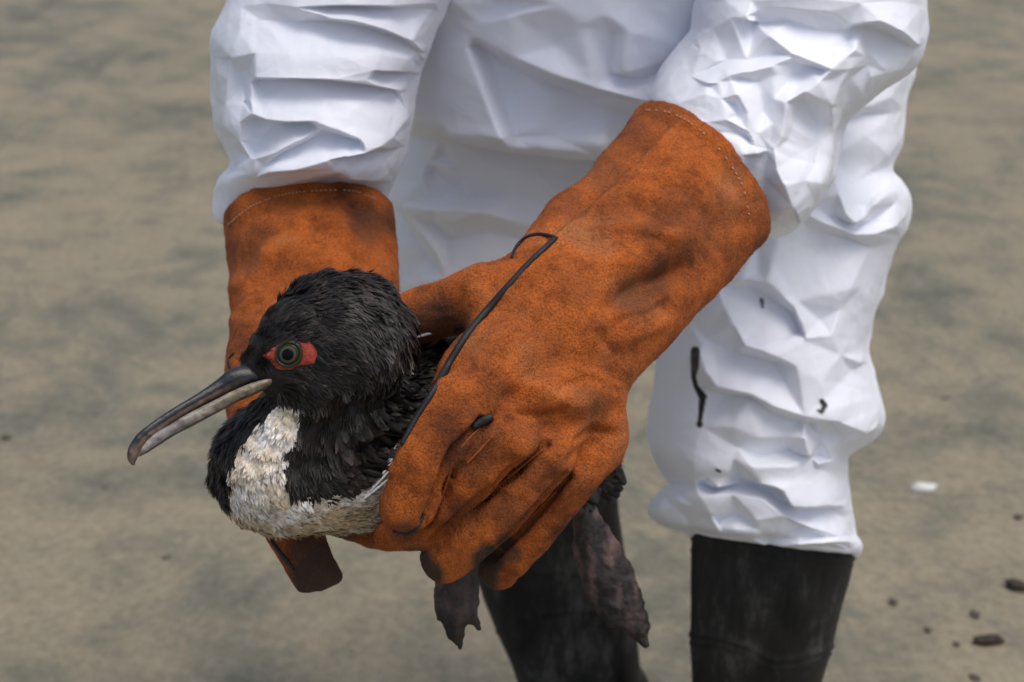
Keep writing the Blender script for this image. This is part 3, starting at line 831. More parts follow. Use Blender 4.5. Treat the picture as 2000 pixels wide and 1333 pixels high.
gl_lines = [
    ([(1335, 236), (1205, 350), (1095, 463), (965, 598), (885, 702), (808, 842), (768, 920)], 9, 1.9),
    ([(1300, 245), (1170, 360), (1068, 468)], 13, -2.2),
    
    ([(1268, 228), (1318, 236), (1372, 270), (1420, 325), (1450, 390), (1448, 440)], 8, -0.9),
    ([(1120, 380), (1180, 360), (1240, 290)], 26, -3.0),
    ([(1060, 460), (1020, 500), (960, 560)], 18, -1.5),
    ([(1200, 590), (1260, 560), (1330, 520)], 22, -5.0), ([(1180, 520), (1250, 500), (1330, 450)], 30, 3.5),
    ([(1240, 650), (1290, 630)], 20, 3.0), ([(1210, 640), (1170, 690)], 24, -3.0),
    ([(1150, 420), (1240, 400), (1330, 420)], 26, -3.5), ([(1190, 440), (1300, 470)], 22, 2.5),
    ([(1030, 640), (960, 700), (930, 790)], 20, -2.2), ([(1050, 760), (1130, 790), (1190, 760)], 24, 3.0),
    ([(1000, 780), (1060, 840), (1110, 830)], 22, -3.0), ([(1020, 880), (1060, 850)], 16, 2.0),
    ([(1120, 900), (1180, 850)], 18, -2.5), ([(1100, 700), (1180, 720), (1220, 690)], 26, -2.5),
    ([(945, 824), (890, 880), (868, 950), (832, 1022)], 8, -4.5), ([(960, 850), (910, 900)], 8, 1.5),
    ([(1068, 868), (1000, 925), (920, 992), (845, 1060)], 8, -4.5),
    ([(1108, 932), (1085, 958), (1030, 1018), (960, 1088)], 8, -4.5),
    ([(1225, 560), (1265, 540), (1325, 535)], 9, -2.2), ([(1210, 610), (1265, 600), (1300, 575)], 10, 1.8), ([(1160, 470), (1230, 460), (1300, 490)], 9, -1.6), ([(1290, 350), (1350, 380), (1400, 440)], 12, -2.0),
    ([(1010, 800), (1065, 815), (1100, 800)], 8, -2.2), ([(1130, 860), (1160, 840), (1195, 845)], 8, -2.0), ([(1090, 760), (1150, 740), (1200, 760)], 10, -1.8), ([(985, 690), (960, 750), (950, 800)], 9, -1.6), ([(1180, 650), (1215, 690), (1205, 740)], 10, -2.0),
    ([(880, 1000), (860, 960)], 14, -1.5), ([(1000, 960), (960, 940)], 14, 1.5), ([(1080, 930), (1050, 960)], 12, -1.8),
]
gl_dots = [(850, 625, 75, 0.75), (800, 640, 60, 0.9), (905, 640, 45, 0.6), (815, 1100, 50, 1.3), (840, 1120, 38, 1.4), (955, 1095, 46, 1.4), (945, 1130, 44, 1.3), (985, 1060, 30, 1.0), (1000, 1085, 30, 0.8),  # dirty fingertips, plus shade painted into the thumb web
           (1250, 575, 70, 0.6), (1290, 545, 50, 0.6), (1185, 330, 60, 0.45), (1240, 265, 60, 0.45), (1120, 400, 50, 0.4), (1200, 400, 60, 0.3), (1330, 400, 60, 0.3), (1400, 420, 70, 0.4), (1150, 790, 60, 0.35), (1060, 690, 70, 0.25), (1210, 700, 60, 0.35), (980, 760, 40, 0.3), (1440, 330, 50, 0.35), (1130, 560, 60, 0.25), (1060, 930, 70, 0.4), (1000, 1010, 60, 0.4), (930, 900, 60, 0.3), (1200, 270, 60, 0.3), (1290, 215, 60, 0.3), (1470, 400, 55, 0.35), (900, 1010, 60, 0.35), (1140, 440, 60, 0.2), (940, 690, 70, 0.25), (1060, 850, 60, 0.3), (790, 1040, 40, 0.5), (1010, 640, 90, 0.15), (1130, 940, 50, 0.3), (960, 850, 40, 0.25), (1180, 450, 70, 0.25)]  # dark blotches, plus painted shade in wrist crease and hand underside
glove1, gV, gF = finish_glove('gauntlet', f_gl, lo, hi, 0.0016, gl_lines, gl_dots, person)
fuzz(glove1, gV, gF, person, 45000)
gb = bvh_of(gV, gF)
piping(gb, [(1085, 466), (1040, 510), (985, 570), (925, 640), (890, 690), (850, 760), (815, 815), (785, 870)], 2.7, glove1, m=60, sink=0.8, jump=0.035)
piping(gb, [(1088, 466), (1066, 459), (1040, 460), (1018, 472), (1004, 492), (1000, 505)], 1.5, glove1, m=24, nudge=(1, 4))
piping(gb, [(905, 640), (895, 636), (888, 648)], 1.2, glove1, m=8)
piping(gb, [(768, 1036), (795, 1042), (815, 1028), (828, 1002)], 1.5, glove1, m=20)
for wl in ([(948, 826), (894, 880), (872, 945), (856, 990), (834, 1020)], [(962, 852), (935, 882), (912, 905)], [(1060, 878), (1002, 926), (940, 978)], [(1086, 960), (1040, 1008), (1004, 1044)]):
    piping(gb, wl, 0.8, glove1, name='finger_seam', m=24, mat='welt', sink=0.5)
piping(gb, [(922, 836), (935, 826), (948, 818), (960, 813)], 3.6, glove1, name='seam_tab', m=10)
stitches(gb, [(1262, 216), (1310, 222), (1360, 250), (1410, 300), (1450, 365), (1462, 420)], 34, glove1, 0.0006, 0.5)

# gauntlet behind the bird
nR = (0.0, 0.25, -0.97)
armR = [(588, 250, 1.325, 172), (598, 380, 1.285, 172), (612, 500, 1.25, 164), (618, 620, 1.215, 160), (600, 760, 1.18, 150), (590, 880, 1.16, 130)]
fR_arm = pchain(armR, nR, 0.72)
fR_side = pchain([(520, 640, 1.19, 66), (505, 740, 1.165, 62), (520, 830, 1.15, 60)])
fR_a = pchain([(560, 920, 1.13, 60), (562, 1010, 1.105, 52), (592, 1080, 1.09, 48), (630, 1150, 1.09, 46)], (0.2, 0.1, -1), 0.6)
fR_a0 = fR_a; fR_end = plane(Cx(634, 1146, 1.09), Cx(650, 1190, 1.09) - Cx(632, 1130, 1.09))
fR_a = lambda P: -smin(-fR_a0(P), -(fR_end(P) + 0.003 * perlin(P * 110)), 0.006)
fR_b = pchain([(640, 930, 1.15, 60), (660, 1000, 1.135, 46), (720, 1040, 1.125, 32), (800, 1046, 1.12, 30)])
fR_c = pchain([(680, 900, 1.17, 60), (740, 980, 1.16, 46), (820, 1020, 1.15, 36)])
fR_cut = plane3(Cx(435, 446, 1.285), Cx(766, 410, 1.285), Cx(612, 362, 1.236), Cx(612, 600, 1.25))
fR_in = pchain([(588, 250, 1.325, 164), (598, 380, 1.285, 163), (610, 470, 1.26, 150)], nR, 0.69)
def f_gr(P):
    d = smin(fR_arm(P), fR_side(P), 0.015)
    d = smin(d, union([fR_a, fR_b, fR_c], 0.004)(P), 0.01)
    d = np.maximum(d, fR_cut(P))
    return np.maximum(d, -fR_in(P))
lo = np.array([Cx(395, 0, 1.28)[0], Cx(0, 1190, 1.12)[1], 1.02]); hi = np.array([Cx(860, 0, 1.1)[0], Cx(0, 320, 1.3)[1], 1.40])
gr_lines = [([(470, 520), (510, 470), (560, 440)], 14, -2.0), ([(465, 560), (500, 540), (520, 500)], 12, 2.0), ([(470, 610), (500, 590)], 12, -2.0),
            ([(560, 430), (640, 420), (680, 450)], 18, 1.5), ([(700, 420), (740, 500), (750, 560)], 24, -2.0), ([(540, 480), (620, 500), (700, 480)], 40, 2.0)]
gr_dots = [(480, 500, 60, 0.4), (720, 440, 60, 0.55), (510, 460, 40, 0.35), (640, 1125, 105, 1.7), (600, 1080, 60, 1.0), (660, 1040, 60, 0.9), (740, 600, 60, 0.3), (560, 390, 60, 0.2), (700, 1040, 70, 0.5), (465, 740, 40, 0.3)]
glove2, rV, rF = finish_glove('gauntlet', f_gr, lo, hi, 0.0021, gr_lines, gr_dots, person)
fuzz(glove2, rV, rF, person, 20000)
rb = bvh_of(rV, rF)
piping(rb, [(524, 1046), (545, 1075), (575, 1112)], 1.6, glove2, m=16)
piping(rb, [(458, 690), (448, 700), (446, 712), (452, 722)], 1.2, glove2, m=12)
stitches(rb, [(446, 440), (490, 405), (545, 383), (610, 374), (690, 374), (735, 392)], 46, glove2, 0.0005, 0.85)

# ------------------------------------------------------------------ boots
def build_boot(rows, seam, toe_dir):
    root = empty('rubber_boot', (0, 0, 0)); root.parent = person
    V, fc = loft(rows, 120, 160)
    nv, nu = V.shape[:2]
    px = PX(V.reshape(-1, 3))
    Nn = vnormals(V.reshape(-1, 3), grid_faces(nv, nu))
    c = V.mean(1, keepdims=True)
    if np.einsum('ijk,ijk->ij', Nn.reshape(nv, nu, 3), V - c).mean() < 0: Nn = -Nn
    dis = 0.002 * fbm(V.reshape(-1, 3) * 14, 2)
    for pts, wd, amp in seam:
        q = near_line(px, pts, wd); dis += amp * 0.001 * np.exp(-q * q)
    D = V.reshape(-1, 3) + Nn * dis[:, None]
    mesh_obj('boot_shaft', D, grid_faces(nv, nu), M['rubber'], root)
    # foot, out of frame, standing on the sand
    bot = W(V[-1].mean(0)); bot[2] = 0
    t = np.array(toe_dir, float); t /= np.linalg.norm(t)
    an = CS(bot + np.array([0, 0, 0.11])); hl = CS(bot - t * 0.045 + np.array([0, 0, 0.055])); md = CS(bot + t * 0.10 + np.array([0, 0, 0.06])); to = CS(bot + t * 0.185 + np.array([0, 0, 0.048]))
    fa = chain([an, hl], [0.062, 0.05]); fb = chain([an, md, to], [0.06, 0.05, 0.044]); fc_ = chain([hl, md, to], [0.046, 0.05, 0.044])
    flo = plane(CS(bot + np.array([0, 0, 0.014])), CS(bot) - CS(bot + np.array([0, 0, 1.0])))
    ff = lambda P: np.maximum(union([fa, fb, fc_], 0.03)(P), flo(P))
    A = np.array([an, hl, md, to])
    V2, F2 = surface(ff, A.min(0) - 0.09, A.max(0) + 0.09, 0.006)
    mesh_obj('boot_foot', relax(V2, F2, 2), F2, M['rubber'], root)
    sol = lambda P: np.maximum(np.maximum(chain([CS(bot - t * 0.045 + np.array([0, 0, 0.0])), CS(bot + t * 0.10), CS(bot + t * 0.185)], [0.05, 0.056, 0.05])(P), flo(P) * -1 - 0.0005), plane(CS(bot), CS(bot) - CS(bot + np.array([0, 0, 1.0])))(P))
    V3, F3 = surface(sol, A.min(0) - 0.11, A.max(0) + 0.11, 0.005)
    mesh_obj('boot_sole', V3, F3, M['rubber'], root)
    return root
def down(px, py, d, drop):
    """pixel of the point straight below (px,py,d) by drop metres, and its depth"""
    q = W(Cx(px, py, d)); q = q - np.array([0, 0, drop]); c = CS(q); p = PX(c); return p[0], p[1], c[2]
rowsB = [(1358, 1010, 1662, 1040, 1.505, .062), (1354, 1040, 1668, 1074, 1.51, .066), (1350, 1120, 1654, 1140, 1.52, .066), (1350, 1210, 1635, 1230, 1.535, .064), (1350, 1290, 1612, 1310, 1.555, .06), (1350, 1360, 1596, 1375, 1.575, .056), (1352, 1480, 1585, 1500, 1.61, .055), (1356, 1640, 1588, 1660, 1.655, .058)]
seamB = [([(1352, 1240), (1400, 1242), (1460, 1262), (1510, 1290), (1560, 1285), (1625, 1262)], 5, 2.2), ([(1352, 1256), (1400, 1258), (1460, 1278), (1510, 1306), (1560, 1300), (1620, 1278)], 4, 1.6),
         ([(1352, 1050), (1440, 1062), (1540, 1090), (1668, 1088)], 6, 2.0), ([(1352, 1075), (1440, 1082), (1540, 1108), (1660, 1104)], 3, 1.2)]
rowsA = [(895, 880, 1190, 870, 1.645, .066), (905, 930, 1200, 920, 1.66, .07), (905, 985, 1205, 965, 1.67, .072), (918, 1080, 1218, 1060, 1.69, .07), (940, 1160, 1232, 1140, 1.71, .068), (975, 1250, 1245, 1240, 1.73, .064), (1012, 1333, 1252, 1333, 1.75, .06), (1040, 1420, 1256, 1420, 1.78, .056), (1046, 1560, 1262, 1560, 1.82, .058)]
seamA = [([(930, 1125), (1020, 1115), (1120, 1118), (1225, 1100)], 4, 1.5), ([(960, 1240), (1050, 1200), (1150, 1190), (1240, 1200)], 5, 1.5), ([(905, 1000), (1200, 985)], 6, 2.0)]
build_boot(rowsB, seamB, (0.1, -1, 0))
build_boot(rowsA, seamA, (-0.12, -1, 0))

# ------------------------------------------------------------------ body inside the clothes (one continuous figure)
bw = lambda x, y, d: Cx(x, y, d)
limb = [chain([bw(1480, 250, 1.50), bw(1490, 700, 1.49), bw(1500, 1100, 1.53)], [.06, .05, .04]),
        chain([bw(1000, 250, 1.545), bw(1000, 650, 1.56), bw(1080, 1050, 1.68)], [.06, .05, .04]),
        chain([bw(1120, 130, 1.50), bw(1120, -350, 1.31), bw(1120, -800, 1.16)], [.075, .09, .09]),
        chain([bw(780, -780, 1.19), bw(680, -250, 1.30), bw(610, 420, 1.275)], [.055, .045, .032]),
        chain([bw(1480, -790, 1.17), bw(1600, -150, 1.29), bw(1370, 340, 1.21)], [.055, .045, .032]),
        chain([bw(1120, -880, 1.13), bw(1120, -1080, 1.08)], [.055, .052]),
        chain([bw(1120, -1180, 1.07), bw(1120, -1300, 1.08)], [.068, .075]), chain([bw(1120, -1130, 1.005)], [.018])]
fb_ = union(limb, 0.03)
Vb, Fb = surface(fb_, np.array([-0.25, -0.36, 0.94]), np.array([0.35, 0.95, 1.8]), 0.008)
mesh_obj('body', relax(Vb, Fb, 2), Fb, M['skin'], person)
hood_o = chain([bw(1120, -1000, 1.115), bw(1120, -1190, 1.095), bw(1120, -1310, 1.105)], [.085, .094, .092])
hood_i = chain([bw(1120, -1000, 1.115), bw(1120, -1190, 1.09), bw(1120, -1310, 1.095)], [.075, .084, .082])
hood_c = chain([bw(1120, -1150, .98), bw(1120, -1270, .99)], [.062, .066])
fh = lambda P: np.maximum(np.maximum(hood_o(P), -hood_i(P)), -hood_c(P))
Vh, Fh = surface(fh, np.array([-0.1, 0.45, 0.88]), np.array([0.2, 0.95, 1.3]), 0.004)
mesh_obj('hood', relax(Vh, Fh, 2), Fh, M['cloth'], coverall, cols={'stain': np.zeros(len(Vh))})

# ------------------------------------------------------------------ the seabird
BASE = W(Cx(700, 1000, 1.06))
bird = empty('cormorant', tuple(float(v) for v in BASE))
tag(bird, 'black and white seabird with red eye skin and long hooked bill, gripped by gauntlets', 'bird')
zf = (0, 0, 1)
f_head = union([pchain([(500, 712, .985, 34), (540, 690, .985, 60), (590, 668, .99, 92), (650, 656, 1.0, 122), (685, 650, 1.005, 116), (700, 655, 1.01, 100)], zf, 0.78)], 0.01)
f_chin = pchain([(545, 735, .985, 34), (600, 745, .99, 60)], zf, 0.8)
f_neck = pchain([(690, 668, 1.015, 98), (688, 740, 1.03, 88), (650, 820, 1.035, 84), (600, 890, 1.035, 92), (570, 930, 1.04, 100)])
f_thr = pchain([(590, 770, 1.005, 60), (555, 830, 1.01, 74), (520, 890, 1.02, 92)])
f_breast = pchain([(543, 915, 1.045, 128), (600, 925, 1.055, 118), (690, 915, 1.08, 122), (760, 880, 1.11, 140), (850, 810, 1.155, 150), (1000, 820, 1.20, 135), (1120, 890, 1.25, 80)])
def f_bird(P):
    hd = smin(f_head(P), f_chin(P), 0.012)
    nk = smin(f_neck(P), f_thr(P), 0.018)
    d = smin(hd, nk, 0.008)
    return smin(d, f_breast(P), 0.009)
lo = np.array([Cx(380, 0, 1.05)[0], Cx(0, 1080, 1.1)[1], 0.90]); hi = np.array([Cx(1230, 0, 1.3)[0], Cx(0, 500, 1.05)[1], 1.34])
bV, bF = surface(f_bird, lo, hi, 0.0024)
bV = relax(bV, bF, 2)
bN = vnormals(bV, bF)
bV = bV + bN * (0.0012 * fbm(bV * 45, 2))[:, None]
def in_poly(px, poly):
    poly = np.array(poly, float); n = len(poly); ins = np.zeros(len(px), bool)
    for i in range(n):
        a, b = poly[i], poly[i - 1]
        c = ((a[1] > px[:, 1]) != (b[1] > px[:, 1])) & (px[:, 0] < (b[0] - a[0]) * (px[:, 1] - a[1]) / (b[1] - a[1] + 1e-9) + a[0])
        ins ^= c
    return ins
WHITE = [(548, 782), (568, 774), (588, 790), (586, 815), (580, 850), (566, 880), (556, 905), (556, 940), (566, 965), (590, 978), (640, 972), (690, 955), (720, 945), (742, 918), (766, 880), (790, 880), (830, 960), (850, 1100), (430, 1100), (436, 1020), (444, 1000), (440, 960), (446, 915), (462, 880), (490, 845), (515, 815)]
def bird_tint(P, n, soft=True):
    px = PX(P)
    k = len(px)
    jit = np.stack([perlin(P * 150 + 3), perlin(P * 150 + 77)], 1) * 9
    wh = in_poly(px + jit, WHITE) 
    under = n[:, 1] < -0.75
    wh = wh | (under & (px[:, 0] > 470) & (px[:, 1] > 950))
    col = np.empty((k, 3))
    v = fbm(P * 60, 3)
    dark = np.array([0.008, 0.007, 0.0066]); brown = np.array([0.030, 0.023, 0.019])
    t = np.clip(0.35 + 0.5 * v, 0, 1)[:, None]
    col[:] = dark * (1 - t) + brown * t
    # brown scapular patch and sandy back
    sc = soft_dots(px, [(720, 870, 70, 1.0), (690, 920, 60, 0.8)])[:, None]
    col = col * (1 - 0.8 * sc) + np.array([0.036, 0.027, 0.023]) * 0.8 * sc
    sand = (soft_dots(px, [(740, 810, 60, 1.0), (800, 700, 70, 0.6), (755, 900, 40, 0.7), (770, 760, 70, 0.4)]) * sstep(0.05, 0.5, perlin(P * 190)))[:, None]
    col = col * (1 - sand) + np.array([0.11, 0.10, 0.075]) * sand
    # white breast: stained, speckled
    s1 = np.clip(0.5 + 0.75 * fbm(P * 55 + 9, 3), 0, 1)[:, None]
    wcol = np.array([0.88, 0.87, 0.86]) * (1 - s1) + np.array([0.72, 0.59, 0.41]) * s1
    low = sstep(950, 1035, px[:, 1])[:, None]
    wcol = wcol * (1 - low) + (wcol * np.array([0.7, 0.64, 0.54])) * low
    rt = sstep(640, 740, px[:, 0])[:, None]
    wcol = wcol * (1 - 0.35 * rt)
    sp = (perlin(P * 420 + 40) > 0.42)[:, None] & (perlin(P * 90 + 4) > -0.1)[:, None]
    wcol = np.where(sp, wcol * 0.35, wcol)
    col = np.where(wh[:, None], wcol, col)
    return col, wh
tint, _ = bird_tint(bV, bN)
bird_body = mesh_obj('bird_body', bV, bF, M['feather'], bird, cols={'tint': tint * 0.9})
bb = bvh_of(bV, bF)

# plumage: overlapping small feathers laid along the flow of the coat
FLOW = np.array([  # px, py, dx, dy
    (490, 690, .7, -.7), (520, 620, .75, -.65), (580, 560, .95, -.25), (660, 540, 1, .1), (730, 555, .85, .5), (775, 610, .4, .9), (780, 680, -.1, 1), (750, 760, -.35, .95),
    (560, 640, .95, -.3), (640, 610, 1, 0), (700, 620, .9, .4), (740, 660, .5, .85), (650, 680, 1, .25), (700, 710, .6, .75), (640, 720, .95, .3), (560, 735, 1, .05), (600, 760, .7, .6),
    (680, 780, -.15, 1), (640, 850, -.3, .95), (600, 820, -.25, .95), (620, 900, -.1, 1), (590, 960, .3, .95), (560, 800, -.4, .9), (520, 850, -.45, .9), (470, 900, -.1, 1), (440, 880, -.3, .95), (425, 940, .15, 1), (480, 970, .3, .95), (540, 920, 0, 1), (540, 1000, .7, .7), (600, 1015, .95, .3),
    (660, 1000, 1, 0), (720, 980, 1, -.2), (650, 930, .8, .5), (700, 900, .8, .4), (740, 950, .8, -.6), (740, 850, .8, .3), (760, 800, .9, .1), (820, 700, .9, .35), (850, 680, .9, .3), (800, 760, .85, .5), (1000, 800, 1, .1), (1100, 850, .9, .4), (510, 780, -.6, .8), (480, 810, -.6, .8)], float)
def flow_at(px):
    d2 = ((px[:, None, :] - FLOW[None, :, :2]) ** 2).sum(2) + 60.0
    wt = d2 ** -1.6; wt /= wt.sum(1, keepdims=True)
    return wt @ FLOW[:, 2:]
EYE = [(511, 697), (528, 683), (550, 671), (577, 664), (600, 665), (612, 670), (619, 690), (615, 708), (600, 713), (572, 721), (545, 722), (533, 712), (526, 704)]
def plumage(n):
    tri = np.concatenate([bF[:, [0, 1, 2]], bF[:, [0, 2, 3]]])
    ctr = bV[tri].mean(1); px = PX(ctr)
    Nn = vnormals(bV, bF)[tri[:, 0]]
    A = np.linalg.norm(np.cross(bV[tri[:, 1]] - bV[tri[:, 0]], bV[tri[:, 2]] - bV[tri[:, 0]]), axis=1)
    fr = np.einsum('ij,ij->i', Nn, -ctr / np.linalg.norm(ctr, axis=1, keepdims=True))
    dens = np.where(fr > -0.25, 1.0, 0.3)
    dens *= np.where(px[:, 0] < 640, 1.5, 1.0) * np.where(px[:, 1] < 760, 1.5, 1.0) * np.where(px[:, 0] > 900, 0.25, 1.0)
    p = A * dens; p /= p.sum()
    idx = rng.choice(len(tri), n, p=p); t = tri[idx]
    u, v = rng.random(n), rng.random(n); m = u + v > 1; u[m], v[m] = 1 - u[m], 1 - v[m]
    P = bV[t[:, 0]] + u[:, None] * (bV[t[:, 1]] - bV[t[:, 0]]) + v[:, None] * (bV[t[:, 2]] - bV[t[:, 0]])
    nn = Nn[idx]; px = PX(P)
    ey = np.array(EYE, float); ey = ey.mean(0) + (ey - ey.mean(0)) * 0.9
    keep = ~in_poly(px, ey) & ~in_poly(px, [(430, 700), (456, 706), (500, 722), (540, 730), (556, 737), (552, 752), (500, 780), (480, 790), (430, 800)])
    P, nn, px = P[keep], nn[keep], px[keep]; n = len(P)
    fl = flow_at(px)
    T = np.zeros((n, 3)); T[:, 0] = fl[:, 0]; T[:, 1] = -fl[:, 1]
    T -= nn * np.einsum('ij,ij->i', T, nn)[:, None]
    bad = np.linalg.norm(T, axis=1) < 0.2
    T[bad] = np.cross(nn[bad], [0.2, 0.9, 0.3])
    T += np.stack([perlin(P * 120 + 11), perlin(P * 120 + 43), perlin(P * 120 + 71)], 1) * 0.55 + rng.normal(size=T.shape) * 0.10
    T /= np.linalg.norm(T, axis=1, keepdims=True)
    S = np.cross(nn, T); S /= np.linalg.norm(S, axis=1, keepdims=True)
    head = (px[:, 1] < 770) & (px[:, 0] < 790)
    back = (px[:, 0] > 640 + (px[:, 1] < 830) * 50) & ~head & (px[:, 1] < 960)
    face = head & (px[:, 0] < 540)
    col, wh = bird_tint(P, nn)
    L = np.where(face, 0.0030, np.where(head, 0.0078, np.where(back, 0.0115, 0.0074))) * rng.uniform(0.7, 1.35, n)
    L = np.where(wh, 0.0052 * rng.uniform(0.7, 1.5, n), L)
    Wd = L * np.where(back, 0.13, 0.085) * rng.uniform(0.7, 1.4, n); Wd = np.where(wh, L * 0.16, Wd)
    cov = soft_dots(px, [(720, 865, 75, 1.0), (690, 915, 60, 1.0)]) > 0.3
    Wd = np.where(cov & ~wh, L * 0.26, Wd)
    L = np.where(cov & ~wh, L * 0.75, L)
    lift = L * np.where(wh, rng.uniform(0.01, 0.05, n), rng.uniform(0.02, 0.10, n))
    lift = np.where(cov & ~wh, L * 0.04, lift)
    br = np.where(wh, rng.uniform(0.92, 1.07, n), rng.uniform(0.4, 1.25, n) * (1.0 + 1.5 * np.clip(perlin(P * np.array([210, 260, 210])), -0.4, 1)))[:, None]
    col = col * br
    tip = np.where(wh[:, None], col * 1.02 + 0.005, col * 1.7 + np.array([0.008, 0.0065, 0.0055]))
    pale = (rng.random(n) < 0.10) & ~wh
    tip[pale] = tip[pale] * 2.2 + 0.015
    b0 = P - nn * 0.0004
    mid = P + T * (L * 0.5)[:, None] + nn * (lift * 0.75)[:, None]
    end = P + T * L[:, None] + nn * (lift * 0.8)[:, None]
    c = (Wd * 0.35)[:, None] * nn
    w5 = Wd[:, None]
    Q = np.stack([b0 - S * w5 * 0.5, b0 + S * w5 * 0.5, mid - S * w5 - c * .6, mid + c * .8, mid + S * w5 - c * .6, end - S * w5 * 0.22, end + S * w5 * 0.22], 1).reshape(-1, 3)
    o = (np.arange(n) * 7)[:, None]
    F3 = np.concatenate([o + np.array([[0, 3, 2]]), o + np.array([[0, 1, 3]]), o + np.array([[1, 4, 3]]), o + np.array([[2, 3, 5]]), o + np.array([[3, 6, 5]]), o + np.array([[3, 4, 6]])])
    C = np.stack([col * 0.8, col * 0.8, col, col * 1.15, col, tip, tip], 1).reshape(-1, 3)
    q = mesh_obj('plumage', Q, F3, M['feather'], bird, cols={'tint': C})
    q['kind'] = 'stuff'
plumage(95000)

# bill
def bill_part(name, secs, width, colf, parent):
    S = catmull(np.array(secs, float), 70)          # tx,ty,bx,by,d,halfwidth mm
    nu = 48; V = []; C = []
    t = np.linspace(0, 2 * np.pi, nu, endpoint=False)
    for k, (tx, ty, bx, by, d, hw) in enumerate(S):
        a, b = Cx(tx, ty, d), Cx(bx, by, d)
        c = (a + b) / 2; h = (a - b) / 2
        sd = np.array([0.35, 0.0, 0.94])
        for th in t:
            V.append(c + h * np.sign(math.cos(th)) * abs(math.cos(th)) ** 0.9 + sd * hw * 0.001 * math.sin(th))
            C.append(colf(k / 69, math.cos(th), V[-1]))
    V = np.array(V); F = grid_faces(70, nu)
    V = np.concatenate([V, V[:nu].mean(0)[None], V[-nu:].mean(0)[None]])
    C += [C[0], C[-1]]
    F = [tuple(int(i) for i in q) for q in F]
    F += [((j + 1) % nu, j, 70 * nu) for j in range(nu)] + [(69 * nu + j, 69 * nu + (j + 1) % nu, 70 * nu + 1) for j in range(nu)]
    nz = fbm(V * 260, 2)[:, None]
    return mesh_obj(name, V, F, M['bill'], parent, cols={'tint': np.array(C) * np.clip(1 + 0.55 * nz, 0.3, 1.7)})
def col_up(t, c, P):
    slate = np.array([0.017, 0.018, 0.023]); horn = np.array([0.17, 0.115, 0.082]); brown = np.array([0.085, 0.05, 0.032])
    k = max(0.0, min(1.0, (-0.30 - c) / 0.25)) * min(1, max(0, (t - 0.12) / 0.2))
    col = slate * (1 - k) + (horn if t < 0.62 else brown * 1.3) * k
    if abs(c + 0.22) < 0.13 and 0.1 < t < 0.72: col = np.array([0.006, 0.006, 0.007])
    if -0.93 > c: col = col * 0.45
    if t > 0.72:
        q = min(1, (t - 0.72) / 0.1) * max(0, min(1, (0.62 - c) / 0.5)); col = col * (1 - q) + np.array([0.15, 0.098, 0.068]) * q
    return col
def col_lo(t, c, P):
    pale = np.array([0.25, 0.215, 0.15]); grey = np.array([0.235, 0.21, 0.20]); pink = np.array([0.20, 0.075, 0.09])
    k = min(1, max(0, (t - 0.35) / 0.3))
    col = pale * (1 - k) + grey * k
    if t < 0.16: col = col * (t / 0.16) + pink * (1 - t / 0.16)
    if t < 0.07: col = np.array([0.03, 0.022, 0.022])
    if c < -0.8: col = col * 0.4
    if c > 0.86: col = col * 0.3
    return col
up_secs = [(508, 706, 552, 739, .986, 5.5), (476, 712, 518, 744, .981, 7.2), (450, 722, 482, 754, .978, 7.6), (428, 740, 453, 765, .976, 7.0), (392, 766, 405, 788, .969, 6.2), (352, 790, 362, 811, .962, 5.6), (320, 810, 330, 833, .957, 5.2), (296, 827, 308, 846, .953, 5.0), (272, 846, 292, 858, .950, 4.6), (257, 866, 281, 874, .948, 4.0), (250, 884, 272, 888, .947, 3.2), (251, 899, 265, 900, .947, 2.0), (258, 909, 263, 909, .947, .8)]
lo_secs = [(560, 733, 552, 750, .983, 5), (536, 737, 530, 755, .979, 7.4), (500, 746, 500, 769, .976, 7.9), (462, 761, 468, 783, .975, 7.2), (420, 782, 428, 804, .969, 6.2), (372, 806, 380, 830, .962, 5.4), (332, 830, 338, 852, .957, 4.8), (302, 848, 307, 872, .953, 4.2), (284, 866, 288, 884, .950, 3.4), (270, 886, 273, 892, .948, 1.6)]
bill = empty('bill', (0, 0, 0)); bill.parent = bird
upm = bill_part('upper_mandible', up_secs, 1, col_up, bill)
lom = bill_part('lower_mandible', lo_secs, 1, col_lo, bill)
# groove along the upper mandible
gv = catmull(np.array([(500, 735), (455, 752), (420, 766), (380, 783), (340, 806), (305, 830)], float), 30)

